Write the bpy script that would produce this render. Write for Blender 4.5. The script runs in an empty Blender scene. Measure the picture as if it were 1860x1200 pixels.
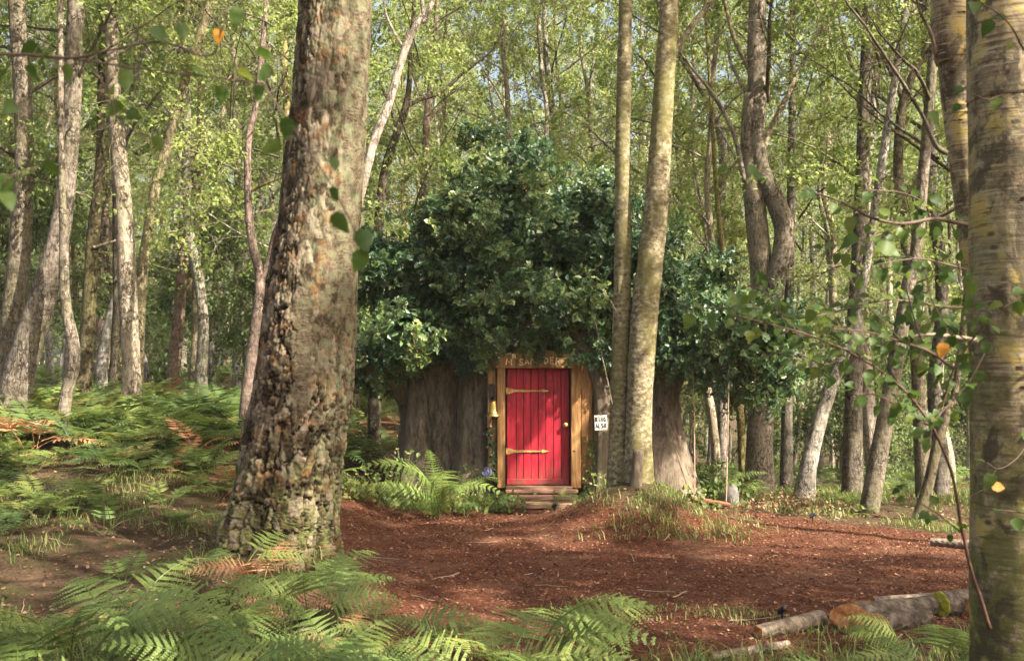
import bpy, math, random
import numpy as np
from mathutils import Vector, Matrix, Euler

random.seed(11)
rng = np.random.default_rng(11)
scene = bpy.context.scene
COL = scene.collection
R = math.radians

# ------------------------------------------------------------------ camera, sky, sun, exposure
CAM_Z = 1.75
PITCH = math.atan(75 / 2067)
F_PX = 2067.0
cd = bpy.data.cameras.new('camera')
cd.sensor_width = 36.0
cd.lens = 36.0 * F_PX / 1860.0
cd.clip_start = 0.1
cd.clip_end = 600
cd.dof.use_dof = True
cd.dof.focus_distance = 14.0
cd.dof.aperture_fstop = 6.3
cam = bpy.data.objects.new('camera', cd)
COL.objects.link(cam)
cam.location = (0, 0, CAM_Z)
cam.rotation_euler = (math.pi / 2 + PITCH, 0, 0)
scene.camera = cam

SUN_EL, SUN_AZ = 44.0, 125.0            # azimuth clockwise from +Y: behind the camera, to its right
world = bpy.data.worlds.new('World')
scene.world = world
world.use_nodes = True
wn = world.node_tree
for n in list(wn.nodes):
    wn.nodes.remove(n)
sky = wn.nodes.new('ShaderNodeTexSky')
sky.sky_type = 'NISHITA'
sky.sun_disc = False
sky.sun_elevation = R(SUN_EL)
sky.sun_rotation = R(SUN_AZ)
sky.air_density = 1.0
sky.dust_density = 9.0
sky.ozone_density = 0.5
bg = wn.nodes.new('ShaderNodeBackground')
bg.inputs['Strength'].default_value = 0.10
wo = wn.nodes.new('ShaderNodeOutputWorld')
wn.links.new(sky.outputs[0], bg.inputs['Color'])
wn.links.new(bg.outputs[0], wo.inputs['Surface'])

sd = bpy.data.lights.new('sun', 'SUN')
sd.energy = 5.0
sd.angle = R(0.6)
sd.color = (1.0, 0.92, 0.78)
sun = bpy.data.objects.new('sun', sd)
COL.objects.link(sun)
SUN_DIR = Vector((math.sin(R(SUN_AZ)) * math.cos(R(SUN_EL)), math.cos(R(SUN_AZ)) * math.cos(R(SUN_EL)), math.sin(R(SUN_EL))))
sun.rotation_euler = SUN_DIR.to_track_quat('Z', 'Y').to_euler()
sun.location = (20, -20, 40)

scene.view_settings.view_transform = 'Standard'
scene.view_settings.look = 'None'
scene.view_settings.gamma = 1.0
scene.view_settings.use_curve_mapping = False
scene.view_settings.exposure = 2.05
scene.render.engine = 'CYCLES'
cy = scene.cycles
cy.max_bounces = 6
cy.diffuse_bounces = 4
cy.glossy_bounces = 2
cy.transmission_bounces = 4
cy.transparent_max_bounces = 4
cy.caustics_reflective = False
cy.caustics_refractive = False
cy.sample_clamp_indirect = 6.0
cy.use_denoising = True
try:
    cy.denoiser = 'OPENIMAGEDENOISE'
except Exception:
    pass


# ------------------------------------------------------------------ helpers
def P(px, py, Y):
    """point at distance Y (world) seen at pixel px,py of the 1860x1200 photograph"""
    a, b = (px - 930.0) / F_PX, (600.0 - py) / F_PX
    c, s = math.cos(PITCH), math.sin(PITCH)
    d = (a, c - b * s, s + b * c)
    t = Y / d[1]
    return np.array((d[0] * t, Y, CAM_Z + d[2] * t))


def sstep(a, b, t):
    t = np.clip((np.asarray(t, float) - a) / (b - a), 0, 1)
    return t * t * (3 - 2 * t)


def _hash(ix, iy, iz):
    h = (ix.astype(np.int64) * 374761393 + iy.astype(np.int64) * 668265263 + iz.astype(np.int64) * 2147483647 // 3) & 0xffffffff
    h = ((h ^ (h >> 13)) * 1274126177) & 0xffffffff
    h = (h ^ (h >> 16)) & 0xffffffff
    return h.astype(float) / 4294967295.0


def vnoise(x, y, z=None):
    x = np.asarray(x, float); y = np.asarray(y, float)
    z = np.zeros_like(x) if z is None else np.asarray(z, float) + np.zeros_like(x)
    ix, iy, iz = np.floor(x), np.floor(y), np.floor(z)
    fx, fy, fz = x - ix, y - iy, z - iz
    fx, fy, fz = [f * f * (3 - 2 * f) for f in (fx, fy, fz)]
    o = 0
    for dx in (0, 1):
        for dy in (0, 1):
            for dz in (0, 1):
                w = (fx if dx else 1 - fx) * (fy if dy else 1 - fy) * (fz if dz else 1 - fz)
                o = o + w * _hash(ix + dx, iy + dy, iz + dz)
    return o


def fbm(x, y, z=None, oct=4):
    o, a, s = 0, 0.5, 1.0
    for k in range(oct):
        o = o + a * (vnoise(x * s + 17.3 * k, y * s + 9.1 * k, None if z is None else z * s + 5.7 * k) - 0.5)
        a *= 0.5; s *= 2.03
    return o


def worley(u, v, nu=None):
    """F1, F2 and a random id of jittered cells; u wraps after nu cells"""
    iu, iv = np.floor(u), np.floor(v)
    f1 = np.full(u.shape, 9.0); f2 = np.full(u.shape, 9.0); idr = np.zeros(u.shape)
    for du in (-1, 0, 1):
        for dv in (-1, 0, 1):
            cu, cv = iu + du, iv + dv
            w = np.mod(cu, nu) if nu else cu
            px_ = cu + _hash(w, cv, np.full(u.shape, 3.0))
            py_ = cv + _hash(w, cv, np.full(u.shape, 8.0))
            d = np.hypot(u - px_, v - py_)
            nearer = d < f1
            f2 = np.where(nearer, f1, np.minimum(f2, d))
            idr = np.where(nearer, _hash(w, cv, np.full(u.shape, 21.0)), idr)
            f1 = np.where(nearer, d, f1)
    return f1, f2, idr


def new_mesh(name, V, F, mats=(), smooth=False, fmat=None, attrs=None):
    """V (n,3); F one array (m,3|4) or a list of such arrays"""
    V = np.asarray(V, np.float32)
    Fs = F if isinstance(F, list) else [F]
    Fs = [np.asarray(f, np.int32) for f in Fs if len(f)]
    me = bpy.data.meshes.new(name)
    me.vertices.add(len(V))
    me.vertices.foreach_set('co', V.ravel())
    loops = np.concatenate([f.ravel() for f in Fs])
    tot = np.concatenate([np.full(len(f), f.shape[1], np.int32) for f in Fs])
    start = np.concatenate([[0], np.cumsum(tot)[:-1]]).astype(np.int32)
    me.loops.add(len(loops))
    me.loops.foreach_set('vertex_index', loops)
    me.polygons.add(len(tot))
    me.polygons.foreach_set('loop_start', start)
    me.polygons.foreach_set('loop_total', tot)
    if fmat is not None:
        me.polygons.foreach_set('material_index', np.asarray(fmat, np.int32))
    me.polygons.foreach_set('use_smooth', np.full(len(tot), bool(smooth)))
    for m in mats:
        me.materials.append(m)
    me.update(calc_edges=True)
    me.validate()
    for k, a in (attrs or {}).items():
        at = me.attributes.new(k, 'FLOAT', 'POINT')
        at.data.foreach_set('value', np.asarray(a, np.float32))
    return me


def link(name, data, parent=None, loc=(0, 0, 0), rot=(0, 0, 0), scale=(1, 1, 1)):
    o = bpy.data.objects.new(name, data)
    COL.objects.link(o)
    o.parent = parent
    o.location = loc
    o.rotation_euler = rot
    o.scale = scale
    return o


def tag(o, label=None, cat=None, group=None, kind=None):
    if label: o['label'] = label
    if cat: o['category'] = cat
    if group: o['group'] = group
    if kind: o['kind'] = kind
    return o


def thing(name, label, cat, loc=(0, 0, 0), group=None, rotz=0):
    o = link(name, None, None, tuple(float(c) for c in loc), (0, 0, rotz))
    return tag(o, label, cat, group)


def part(name, V, F, mat, parent, smooth=False, attrs=None, **kw):
    """V in world space; the thing's Empty is unrotated"""
    V = np.asarray(V, float)
    if parent is not None:
        b = Vector((0, 0, 0)); p = parent
        while p is not None:
            b += p.location; p = p.parent
        V = V - np.array(b)
    mats = mat if isinstance(mat, (list, tuple)) else [mat]
    return link(name, new_mesh(name, V, F, mats, smooth, attrs=attrs, **kw), parent)


def merge(parts):
    Vs, Fs, n = [], {}, 0
    for V, F in parts:
        for f in (F if isinstance(F, list) else [F]):
            f = np.asarray(f)
            if len(f):
                Fs.setdefault(f.shape[1], []).append(f + n)
        Vs.append(np.asarray(V)); n += len(V)
    return np.concatenate(Vs), [np.concatenate(a) for a in Fs.values()]


def box(x0, x1, y0, y1, z0, z1, bev=0.004):
    """bevelled box"""
    b = min(bev, (x1 - x0) * .3, (y1 - y0) * .3, (z1 - z0) * .3)
    V = []; idx = {}
    for sx in (0, 1):
        for sy in (0, 1):
            for sz in (0, 1):
                X, Y, Z = (x0, x1)[sx], (y0, y1)[sy], (z0, z1)[sz]
                ix, iy, iz = X + (b, -b)[sx], Y + (b, -b)[sy], Z + (b, -b)[sz]
                for ax, c in ((0, (X, iy, iz)), (1, (ix, Y, iz)), (2, (ix, iy, Z))):
                    idx[(sx, sy, sz, ax)] = len(V); V.append(c)
    g = lambda a, b_, c, ax: idx[(a, b_, c, ax)]
    Q, T = [], []
    Q += [(g(0,0,0,0), g(0,0,1,0), g(0,1,1,0), g(0,1,0,0)), (g(1,0,0,0), g(1,1,0,0), g(1,1,1,0), g(1,0,1,0))]
    Q += [(g(0,0,0,1), g(1,0,0,1), g(1,0,1,1), g(0,0,1,1)), (g(0,1,0,1), g(0,1,1,1), g(1,1,1,1), g(1,1,0,1))]
    Q += [(g(0,0,0,2), g(0,1,0,2), g(1,1,0,2), g(1,0,0,2)), (g(0,0,1,2), g(1,0,1,2), g(1,1,1,2), g(0,1,1,2))]
    for s1 in (0, 1):
        for s2 in (0, 1):
            Q.append((g(0,s1,s2,1), g(1,s1,s2,1), g(1,s1,s2,2), g(0,s1,s2,2)))
            Q.append((g(s1,0,s2,0), g(s1,1,s2,0), g(s1,1,s2,2), g(s1,0,s2,2)))
            Q.append((g(s1,s2,0,0), g(s1,s2,1,0), g(s1,s2,1,1), g(s1,s2,0,1)))
            for s3 in (0, 1):
                T.append((g(s1,s2,s3,0), g(s1,s2,s3,1), g(s1,s2,s3,2)))
    return np.array(V), [np.array(Q), np.array(T)]


def catmull(pts, n):
    pts = np.asarray(pts, float)
    p = np.vstack([2 * pts[0] - pts[1], pts, 2 * pts[-1] - pts[-2]])
    m = len(pts) - 1
    t = np.linspace(0, m, n); i = np.minimum(t.astype(int), m - 1); f = (t - i)[:, None]
    a, b, c, d = p[i], p[i + 1], p[i + 2], p[i + 3]
    return .5 * ((2 * b) + (-a + c) * f + (2 * a - 5 * b + 4 * c - d) * f ** 2 + (-a + 3 * b - 3 * c + d) * f ** 3)


def tube(pts, radii, sides=6, cap=True):
    pts = np.asarray(pts, float); n = len(pts)
    radii = np.broadcast_to(np.asarray(radii, float), (n,))
    t = np.gradient(pts, axis=0)
    t /= np.linalg.norm(t, axis=1)[:, None] + 1e-9
    ref = np.array((0.0, 1.0, 0.0)) if abs(t[:, 1]).mean() < .75 else np.array((1.0, 0, 0))
    x = np.cross(ref, t); x /= np.linalg.norm(x, axis=1)[:, None] + 1e-9
    y = np.cross(t, x)
    a = np.linspace(0, 2 * math.pi, sides, endpoint=False)
    V = pts[:, None] + radii[:, None, None] * (np.cos(a)[None, :, None] * x[:, None] + np.sin(a)[None, :, None] * y[:, None])
    i = np.arange(n - 1)[:, None] * sides; j = np.arange(sides)[None]; k = (j + 1) % sides
    Q = np.stack([i + j, i + k, i + sides + k, i + sides + j], -1).reshape(-1, 4)
    V = V.reshape(-1, 3); F = [Q]
    if cap:
        V = np.vstack([V, pts[:1], pts[-1:]])
        j = np.arange(sides); k = (j + 1) % sides
        F.append(np.vstack([np.stack([k, j, np.full(sides, n * sides)], -1),
                            np.stack([(n - 1) * sides + j, (n - 1) * sides + k, np.full(sides, n * sides + 1)], -1)]))
    return V, F


def lathe(profile, sides=20, centre=(0, 0, 0)):
    pr = np.asarray(profile, float); a = np.linspace(0, 2 * math.pi, sides, endpoint=False)
    V = np.stack([pr[:, 0][:, None] * np.cos(a), pr[:, 0][:, None] * np.sin(a), np.repeat(pr[:, 1][:, None], sides, 1)], -1).reshape(-1, 3)
    i = np.arange(len(pr) - 1)[:, None] * sides; j = np.arange(sides)[None]; k = (j + 1) % sides
    Q = np.stack([i + j, i + k, i + sides + k, i + sides + j], -1).reshape(-1, 4)
    return V + np.array(centre), [Q]


def unit(a):
    return a / (np.linalg.norm(a, axis=-1, keepdims=True) + 1e-9)


def spread_template(tv, tf, pos, tip, nrm, scale):
    """copies of a small template (y = towards the tip, z = its face) at pos"""
    tv = np.asarray(tv, float); N = len(pos); k = len(tv)
    y = unit(tip); x = unit(np.cross(y, nrm)); z = np.cross(x, y)
    s = np.broadcast_to(np.asarray(scale, float), (N,))[:, None, None]
    V = pos[:, None] + s * (tv[None, :, :1] * x[:, None] + tv[None, :, 1:2] * y[:, None] + tv[None, :, 2:] * z[:, None])
    off = (np.arange(N) * k)[:, None, None]
    Fs = [(np.asarray(f)[None] + off).reshape(-1, np.asarray(f).shape[1]) for f in (tf if isinstance(tf, list) else [tf])]
    return V.reshape(-1, 3), Fs


# leaf templates: length 1 along y
LEAF_KITE = (np.array([(0, 0, 0), (.34, .42, .07), (0, 1, -.06), (-.34, .42, .07)]), np.array([(0, 1, 2), (0, 2, 3)]))
_oh = [(0.02, 0), (.10, .14), (.22, .24), (.13, .34), (.34, .48), (.19, .56), (.33, .72), (.17, .78), (.18, .92), (0, 1)]
_ov = np.array([(x, y, .35 * x - .25 * (y - .4) ** 2) for x, y in _oh] + [(-x, y, .35 * x - .25 * (y - .4) ** 2) for x, y in _oh[1:-1]] + [(0, y, -.25 * (y - .4) ** 2) for y in (.35, .7)])
_of = []
for a, b in zip(range(0, 9), range(1, 10)):
    ctr = 18 if _oh[a][1] < .5 else 19
    _of.append((ctr, a, b))
for a, b in zip([0] + list(range(10, 17)) + [17], list(range(10, 18)) + [9]):
    ctr = 18 if (_oh[a][1] if a < 10 else _oh[a - 9][1]) < .5 else 19
    _of.append((ctr, b, a))
LEAF_OAK = (_ov, np.array(_of))


def ovate_leaf(seed, n=9):
    r_ = random.Random(seed)
    ys = np.linspace(0, 1, n)
    w = .40 * np.sin(math.pi * ys ** .72) ** .85 * (1 - .25 * ys)
    V, T = [], []
    curl = r_.uniform(.1, .35); fold = r_.uniform(.15, .45)
    for y, ww in zip(ys, w):
        V.append((0, y, -curl * y * y))
    for s in (1, -1):
        for k, (y, ww) in enumerate(zip(ys, w)):
            tooth = 1 + (.10 if k % 2 else -.06)
            V.append((s * ww * tooth, y - .02 * (k % 2), -curl * y * y + fold * ww + .03 * math.sin(k * 1.7 + seed)))
    for s, o in ((1, n), (-1, 2 * n)):
        for k in range(n - 1):
            a, b, c, d = k, k + 1, o + k + 1, o + k
            T.append((a, d, c, b) if s > 0 else (a, b, c, d))
    return np.array(V), np.array(T)


# ------------------------------------------------------------------ materials
class NT:
    def __init__(self, name):
        self.m = bpy.data.materials.new(name)
        self.m.use_nodes = True
        self.t = self.m.node_tree
        for n in list(self.t.nodes):
            self.t.nodes.remove(n)
        self.out = self.t.nodes.new('ShaderNodeOutputMaterial')

    def n(self, typ, ins=None, out=0, **props):
        nd = self.t.nodes.new('ShaderNode' + typ)
        for k, v in props.items():
            setattr(nd, k, v)
        for k, v in (ins or {}).items():
            s = nd.inputs[k]
            if isinstance(v, bpy.types.NodeSocket):
                self.t.links.new(v, s)
            elif isinstance(v, (tuple, list)) and len(v) == 3 and s.type == 'RGBA':
                s.default_value = (*v, 1)
            else:
                s.default_value = v
        return nd.outputs[out]

    def coord(self, scale=(1, 1, 1), which='Object'):
        c = self.n('TexCoord', out=which)
        if scale == (1, 1, 1):
            return c
        return self.n('Mapping', {'Vector': c, 'Scale': scale})

    def noise(self, vec, scale, detail=5, rough=.55, out='Fac', dist=0.0):
        return self.n('TexNoise', {'Vector': vec, 'Scale': scale, 'Detail': detail, 'Roughness': rough, 'Distortion': dist}, out=out)

    def ramp(self, fac, stops):
        nd = self.t.nodes.new('ShaderNodeValToRGB')
        e = nd.color_ramp.elements
        while len(e) < len(stops):
            e.new(.5)
        for el, (p, c) in zip(e, stops):
            el.position = p
            el.color = (c, c, c, 1) if isinstance(c, (int, float)) else (*c, 1)
        self.t.links.new(fac, nd.inputs[0])
        return nd.outputs[0]

    def mix(self, fac, a, b, mode='MIX'):
        nd = self.t.nodes.new('ShaderNodeMix')
        nd.data_type = 'RGBA'; nd.blend_type = mode
        for s, v in ((nd.inputs['Factor'], fac), (nd.inputs['A'], a), (nd.inputs['B'], b)):
            pass
        ins = [i for i in nd.inputs if i.name == 'Factor' and i.type == 'VALUE'] + [i for i in nd.inputs if i.name in 'AB' and i.type == 'RGBA']
        for s, v in zip(ins, (fac, a, b)):
            if isinstance(v, bpy.types.NodeSocket):
                self.t.links.new(v, s)
            elif isinstance(v, (tuple, list)):
                s.default_value = (*v, 1)
            else:
                s.default_value = v
        return [o for o in nd.outputs if o.type == 'RGBA'][0]

    def math(self, op, a, b=0.0, c=0.0, clamp=False):
        nd = self.t.nodes.new('ShaderNodeMath'); nd.operation = op; nd.use_clamp = clamp
        for s, v in zip(nd.inputs, (a, b, c)):
            if isinstance(v, bpy.types.NodeSocket):
                self.t.links.new(v, s)
            else:
                s.default_value = v
        return nd.outputs[0]

    def bump(self, h, strength=.4, dist=.01):
        return self.n('Bump', {'Height': h, 'Strength': strength, 'Distance': dist})

    def done(self, color, rough=.8, bump=None, spec=.25, metal=0.0, coat=0.0):
        ins = {'Base Color': color, 'Roughness': rough, 'Specular IOR Level': spec, 'Metallic': metal, 'Coat Weight': coat}
        if bump is not None:
            ins['Normal'] = bump
        b = self.n('BsdfPrincipled', ins)
        self.t.links.new(b, self.out.inputs[0])
        return self.m

    def leaf(self, color, trans, rough=.5, amount=.4, spec=.3):
        b = self.n('BsdfPrincipled', {'Base Color': color, 'Roughness': rough, 'Specular IOR Level': spec})
        t = self.n('BsdfTranslucent', {'Color': trans})
        mx = self.t.nodes.new('ShaderNodeMixShader')
        mx.inputs[0].default_value = amount
        self.t.links.new(b, mx.inputs[1]); self.t.links.new(t, mx.inputs[2])
        self.t.links.new(mx.outputs[0], self.out.inputs[0])
        return self.m


def leaf_mat(name, stops, rough=.5, amount=.42, spec=.3, tmul=1.5, obj_var=.25):
    """each leaf takes its own tone; whole plants differ a little"""
    m = NT(name)
    isl = m.n('NewGeometry', out='Random Per Island')
    orr = m.n('ObjectInfo', out='Random')
    f = m.math('ADD', m.math('MULTIPLY', isl, 1 - obj_var), m.math('MULTIPLY', orr, obj_var))
    c = m.ramp(f, stops)
    hs = m.n('HueSaturation', {'Color': c, 'Hue': .488, 'Saturation': 1.05, 'Value': tmul})
    return m.leaf(c, hs, rough, amount, spec)


M = {}
M['leaf_wood'] = leaf_mat('birch_leaf', [(0, (.095, .140, .038)), (.35, (.155, .205, .058)), (.7, (.23, .280, .090)), (.93, (.34, .36, .14)), (1, (.38, .33, .12))], tmul=1.8, amount=.5, obj_var=.4)
M['leaf_bush'] = leaf_mat('undergrowth_leaf', [(0, (.07, .11, .035)), (.6, (.12, .17, .055)), (1, (.20, .23, .08))], amount=.42)
M['leaf_oak'] = leaf_mat('oak_leaf', [(0, (.018, .042, .020)), (.36, (.040, .084, .036)), (.60, (.080, .132, .048)), (.82, (.15, .20, .062)), (1, (.23, .255, .08))], rough=.42, amount=.26, spec=.45, tmul=1.7, obj_var=.45)
M['leaf_near'] = leaf_mat('hornbeam_leaf', [(0, (.035, .07, .013)), (.5, (.06, .105, .020)), (.85, (.105, .15, .03)), (1, (.18, .18, .04))], amount=.42, tmul=1.8, obj_var=.85)
M['leaf_autumn'] = leaf_mat('autumn_leaf', [(0, (.55, .20, .03)), (1, (.62, .33, .05))], amount=.35, tmul=1.2)
M['fern'] = leaf_mat('fern_frond', [(0, (.075, .122, .032)), (.5, (.130, .182, .048)), (.85, (.20, .24, .064)), (1, (.30, .28, .09))], amount=.38, tmul=1.4, obj_var=.6)
M['fern_dark'] = leaf_mat('bracken_frond', [(0, (.048, .088, .030)), (.5, (.090, .135, .038)), (.8, (.17, .185, .05)), (1, (.30, .20, .075))], amount=.36, tmul=1.4, obj_var=.65)
M['fern_bright'] = leaf_mat('bright_frond', [(0, (.12, .19, .045)), (.6, (.18, .25, .06)), (1, (.26, .30, .08))], amount=.4, tmul=1.4, obj_var=.5)
M['fern_dead'] = leaf_mat('dead_frond', [(0, (.28, .12, .05)), (.6, (.42, .21, .11)), (1, (.5, .32, .2))], amount=.25, tmul=1.1)
M['grass'] = leaf_mat('grass_blade', [(0, (.07, .12, .025)), (.5, (.12, .17, .04)), (.78, (.24, .24, .08)), (1, (.42, .34, .18))], amount=.35, tmul=1.3)
M['litter'] = leaf_mat('fallen_leaf', [(0, (.09, .04, .02)), (.5, (.19, .10, .05)), (.85, (.31, .21, .12)), (1, (.48, .38, .22))], amount=.15, tmul=1.0)
M['flower_cream'] = leaf_mat('cream_petal', [(0, (.36, .30, .09)), (1, (.48, .43, .2))], amount=.3, tmul=1.0)
M['flower_blue'] = leaf_mat('blue_petal', [(0, (.30, .32, .62)), (1, (.55, .58, .85))], amount=.3, tmul=1.0)


def bark_forest(name, lo, mid, hi, moss=.35):
    m = NT(name)
    c = m.coord((1, 1, 1)); oi = m.n('ObjectInfo', out='Random')
    off = m.n('VectorMath', {0: c, 1: m.n('CombineXYZ', {'X': m.math('MULTIPLY', oi, 37.0), 'Y': 0.0, 'Z': m.math('MULTIPLY', oi, 11.0)})}, operation='ADD')
    grain = m.noise(m.n('Mapping', {'Vector': off, 'Scale': (9, 9, 4.0)}), 3.0, 9, .74)
    ring = m.noise(m.n('Mapping', {'Vector': off, 'Scale': (3, 3, 16)}), 1.6, 5, .6)
    f = m.math('ADD', m.math('MULTIPLY', grain, .78), m.math('MULTIPLY', ring, .22))
    col = m.ramp(f, [(.38, lo), (.48, mid), (.58, hi)])
    crack = m.n('TexVoronoi', {'Vector': m.n('VectorMath', {0: m.n('Mapping', {'Vector': off, 'Scale': (16, 16, 6)}), 1: m.n('VectorMath', {0: m.noise(off, 14, 4, .6, out='Color'), 3: 1.6}, operation='SCALE')}, operation='ADD'), 'Scale': 1.0}, out='Distance', feature='DISTANCE_TO_EDGE')
    ck = m.math('MULTIPLY', m.ramp(crack, [(.02, 1.0), (.10, 0.0)]), m.ramp(m.noise(off, 3.0, 4, .6), [(.42, 0.0), (.56, .85)]))
    col = m.mix(ck, col, tuple(.45 * c_ for c_ in lo))
    big = m.noise(off, .9, 3, .6)
    col = m.mix(m.math('MULTIPLY', m.ramp(big, [(.42, 0.0), (.58, 1.0)]), moss), col, (.16, .155, .05))
    hs = m.n('HueSaturation', {'Color': col, 'Hue': m.math('ADD', .485, m.math('MULTIPLY', oi, .03)), 'Saturation': m.math('ADD', .7, m.math('MULTIPLY', oi, .5)),
                               'Value': m.math('ADD', .46, m.math('MULTIPLY', m.math('FRACT', m.math('MULTIPLY', oi, 7.31)), .36))})
    return m.done(hs, .85, m.bump(m.math('SUBTRACT', f, m.math('MULTIPLY', ck, .4)), 1.0, .04), .15)


M['bark'] = bark_forest('forest_bark', (.10, .07, .045), (.235, .185, .125), (.40, .335, .245))
M['bark_brown'] = bark_forest('reddish_bark', (.10, .06, .04), (.24, .155, .105), (.38, .27, .19), .12)
M['bark_pale'] = bark_forest('pale_bark', (.13, .10, .07), (.42, .37, .29), (.60, .55, .46), .15)
M['bark_dark'] = bark_forest('dark_bark', (.045, .034, .024), (.135, .105, .07), (.25, .20, .135), .25)
M['bark_yellow'] = bark_forest('lichen_bark', (.14, .10, .045), (.36, .29, .13), (.50, .43, .20), .2)
M['bark_mid'] = bark_forest('smooth_brown_bark', (.22, .165, .12), (.45, .36, .265), (.62, .52, .41), .12)


def mat_big_birch():
    m = NT('rugged_birch_bark')
    c = m.coord()
    rel = m.n('Attribute', attribute_name='relief', out='Fac')
    pale = m.n('Attribute', attribute_name='pale', out='Fac')
    tone = m.n('Attribute', attribute_name='tone', out='Fac')
    fine = m.noise(m.n('Mapping', {'Vector': c, 'Scale': (1, 1, .55)}), 28, 8, .7)
    med = m.noise(c, 6, 5, .6)
    plate = m.ramp(m.math('ADD', m.math('MULTIPLY', fine, .65), m.math('MULTIPLY', tone, .35)),
                   [(.37, (.045, .032, .021)), (.46, (.100, .076, .052)), (.55, (.172, .136, .095)), (.66, (.29, .24, .18))])
    peel = m.mix(m.ramp(med, [(.54, 0.0), (.62, .6)]), plate, (.25, .14, .07))
    skin = m.ramp(m.noise(m.n('Mapping', {'Vector': c, 'Scale': (1, 1, 2.6)}), 19, 9, .75), [(.38, (.04, .028, .018)), (.45, (.092, .069, .046)), (.54, (.15, .119, .083)), (.63, (.25, .208, .155))])
    col = m.mix(pale, peel, skin)
    lich = m.noise(c, 11, 6, .7)
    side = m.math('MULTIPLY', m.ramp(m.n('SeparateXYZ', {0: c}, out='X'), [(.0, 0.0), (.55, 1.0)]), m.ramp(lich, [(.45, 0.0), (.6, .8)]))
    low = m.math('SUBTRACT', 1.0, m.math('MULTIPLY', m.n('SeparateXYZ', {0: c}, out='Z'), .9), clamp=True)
    col = m.mix(side, col, (.20, .205, .125))
    col = m.mix(m.math('MULTIPLY', low, m.ramp(lich, [(.42, 0.0), (.6, .7)])), col, (.16, .19, .055))
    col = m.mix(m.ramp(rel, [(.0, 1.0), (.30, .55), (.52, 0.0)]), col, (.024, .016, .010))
    col = m.n('HueSaturation', {'Color': col, 'Hue': .497, 'Saturation': 1.12, 'Value': .80})
    return m.done(col, .9, m.bump(m.math('ADD', m.math('MULTIPLY', fine, .8), med), 1.0, .016), .12)


def mat_smooth_birch():
    m = NT('smooth_birch_bark')
    c = m.coord()
    lent = m.noise(m.n('Mapping', {'Vector': c, 'Scale': (6, 6, 80)}), 1.0, 8, .7)
    patch = m.noise(m.n('Mapping', {'Vector': c, 'Scale': (5, 5, 3.2)}), 1.6, 9, .72, dist=.35)
    col = m.ramp(patch, [(.36, (.075, .05, .028)), (.43, (.17, .12, .065)), (.50, (.28, .215, .125)), (.54, (.36, .28, .15)), (.60, (.42, .31, .085))])
    col = m.mix(m.ramp(lent, [(.55, 0.0), (.585, .85)]), col, (.10, .065, .035))
    col = m.mix(m.ramp(lent, [(.40, .7), (.44, 0.0)]), col, (.46, .39, .27))
    spots = m.n('TexVoronoi', {'Vector': m.n('Mapping', {'Vector': c, 'Scale': (5, 5, 9)}), 'Scale': 1.3}, out='Distance')
    col = m.mix(m.ramp(spots, [(.07, .9), (.14, 0.0)]), col, (.04, .03, .02))
    z = m.n('SeparateXYZ', {0: c}, out='Z')
    gm = m.noise(c, 7, 7, .7)
    low = m.math('MULTIPLY', m.math('SUBTRACT', 1.25, m.math('MULTIPLY', z, .42), clamp=True), m.ramp(gm, [(.44, .1), (.50, 1.0)]))
    col = m.mix(low, col, (.105, .105, .022))
    dk = m.noise(m.n('Mapping', {'Vector': c, 'Scale': (1, 1, .7)}), 3.4, 9, .72, dist=.6)
    col = m.mix(m.ramp(dk, [(.53, 0.0), (.565, .8)]), col, (.055, .04, .022))
    h = m.math('ADD', m.math('MULTIPLY', lent, .5), m.math('MULTIPLY', patch, 1.0))
    return m.done(col, .62, m.bump(h, .8, .012), .25)


def mat_twin():
    m = NT('mossy_twin_bark')
    c = m.coord()
    f = m.noise(m.n('Mapping', {'Vector': c, 'Scale': (1, 1, 1.5)}), 16, 8, .68)
    col = m.ramp(f, [(.36, (.075, .057, .034)), (.46, (.16, .13, .078)), (.55, (.26, .218, .14)), (.64, (.42, .37, .27))])
    big = m.noise(m.n('Mapping', {'Vector': c, 'Scale': (2.2, 2.2, .8)}), 1.6, 4, .6)
    col = m.mix(m.ramp(big, [(.40, 0.0), (.62, .75)]), col, (.13, .12, .035))
    sp = m.n('TexVoronoi', {'Vector': m.n('Mapping', {'Vector': c, 'Scale': (7, 7, 6)}), 'Scale': 1.5}, out='Distance')
    col = m.mix(m.ramp(sp, [(.08, .85), (.17, 0.0)]), col, (.07, .05, .025))
    return m.done(col, .85, m.bump(f, .7, .014), .15)


def mat_house():
    m = NT('grey_oak_bark')
    c = m.coord()
    g = m.noise(m.n('Mapping', {'Vector': c, 'Scale': (15, 15, 4.5)}), 1.2, 9, .72, dist=.6)
    b = m.noise(m.n('Mapping', {'Vector': c, 'Scale': (3, 3, .9)}), 1.0, 5, .6)
    f = m.math('ADD', m.math('MULTIPLY', g, .7), m.math('MULTIPLY', b, .3))
    col = m.ramp(f, [(.36, (.038, .027, .018)), (.47, (.118, .090, .064)), (.57, (.195, .153, .113)), (.68, (.30, .245, .19))])
    col = m.mix(m.ramp(b, [(.5, 0.0), (.68, .45)]), col, (.095, .09, .04))
    return m.done(col, .88, m.bump(g, .9, .018), .15)


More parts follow.
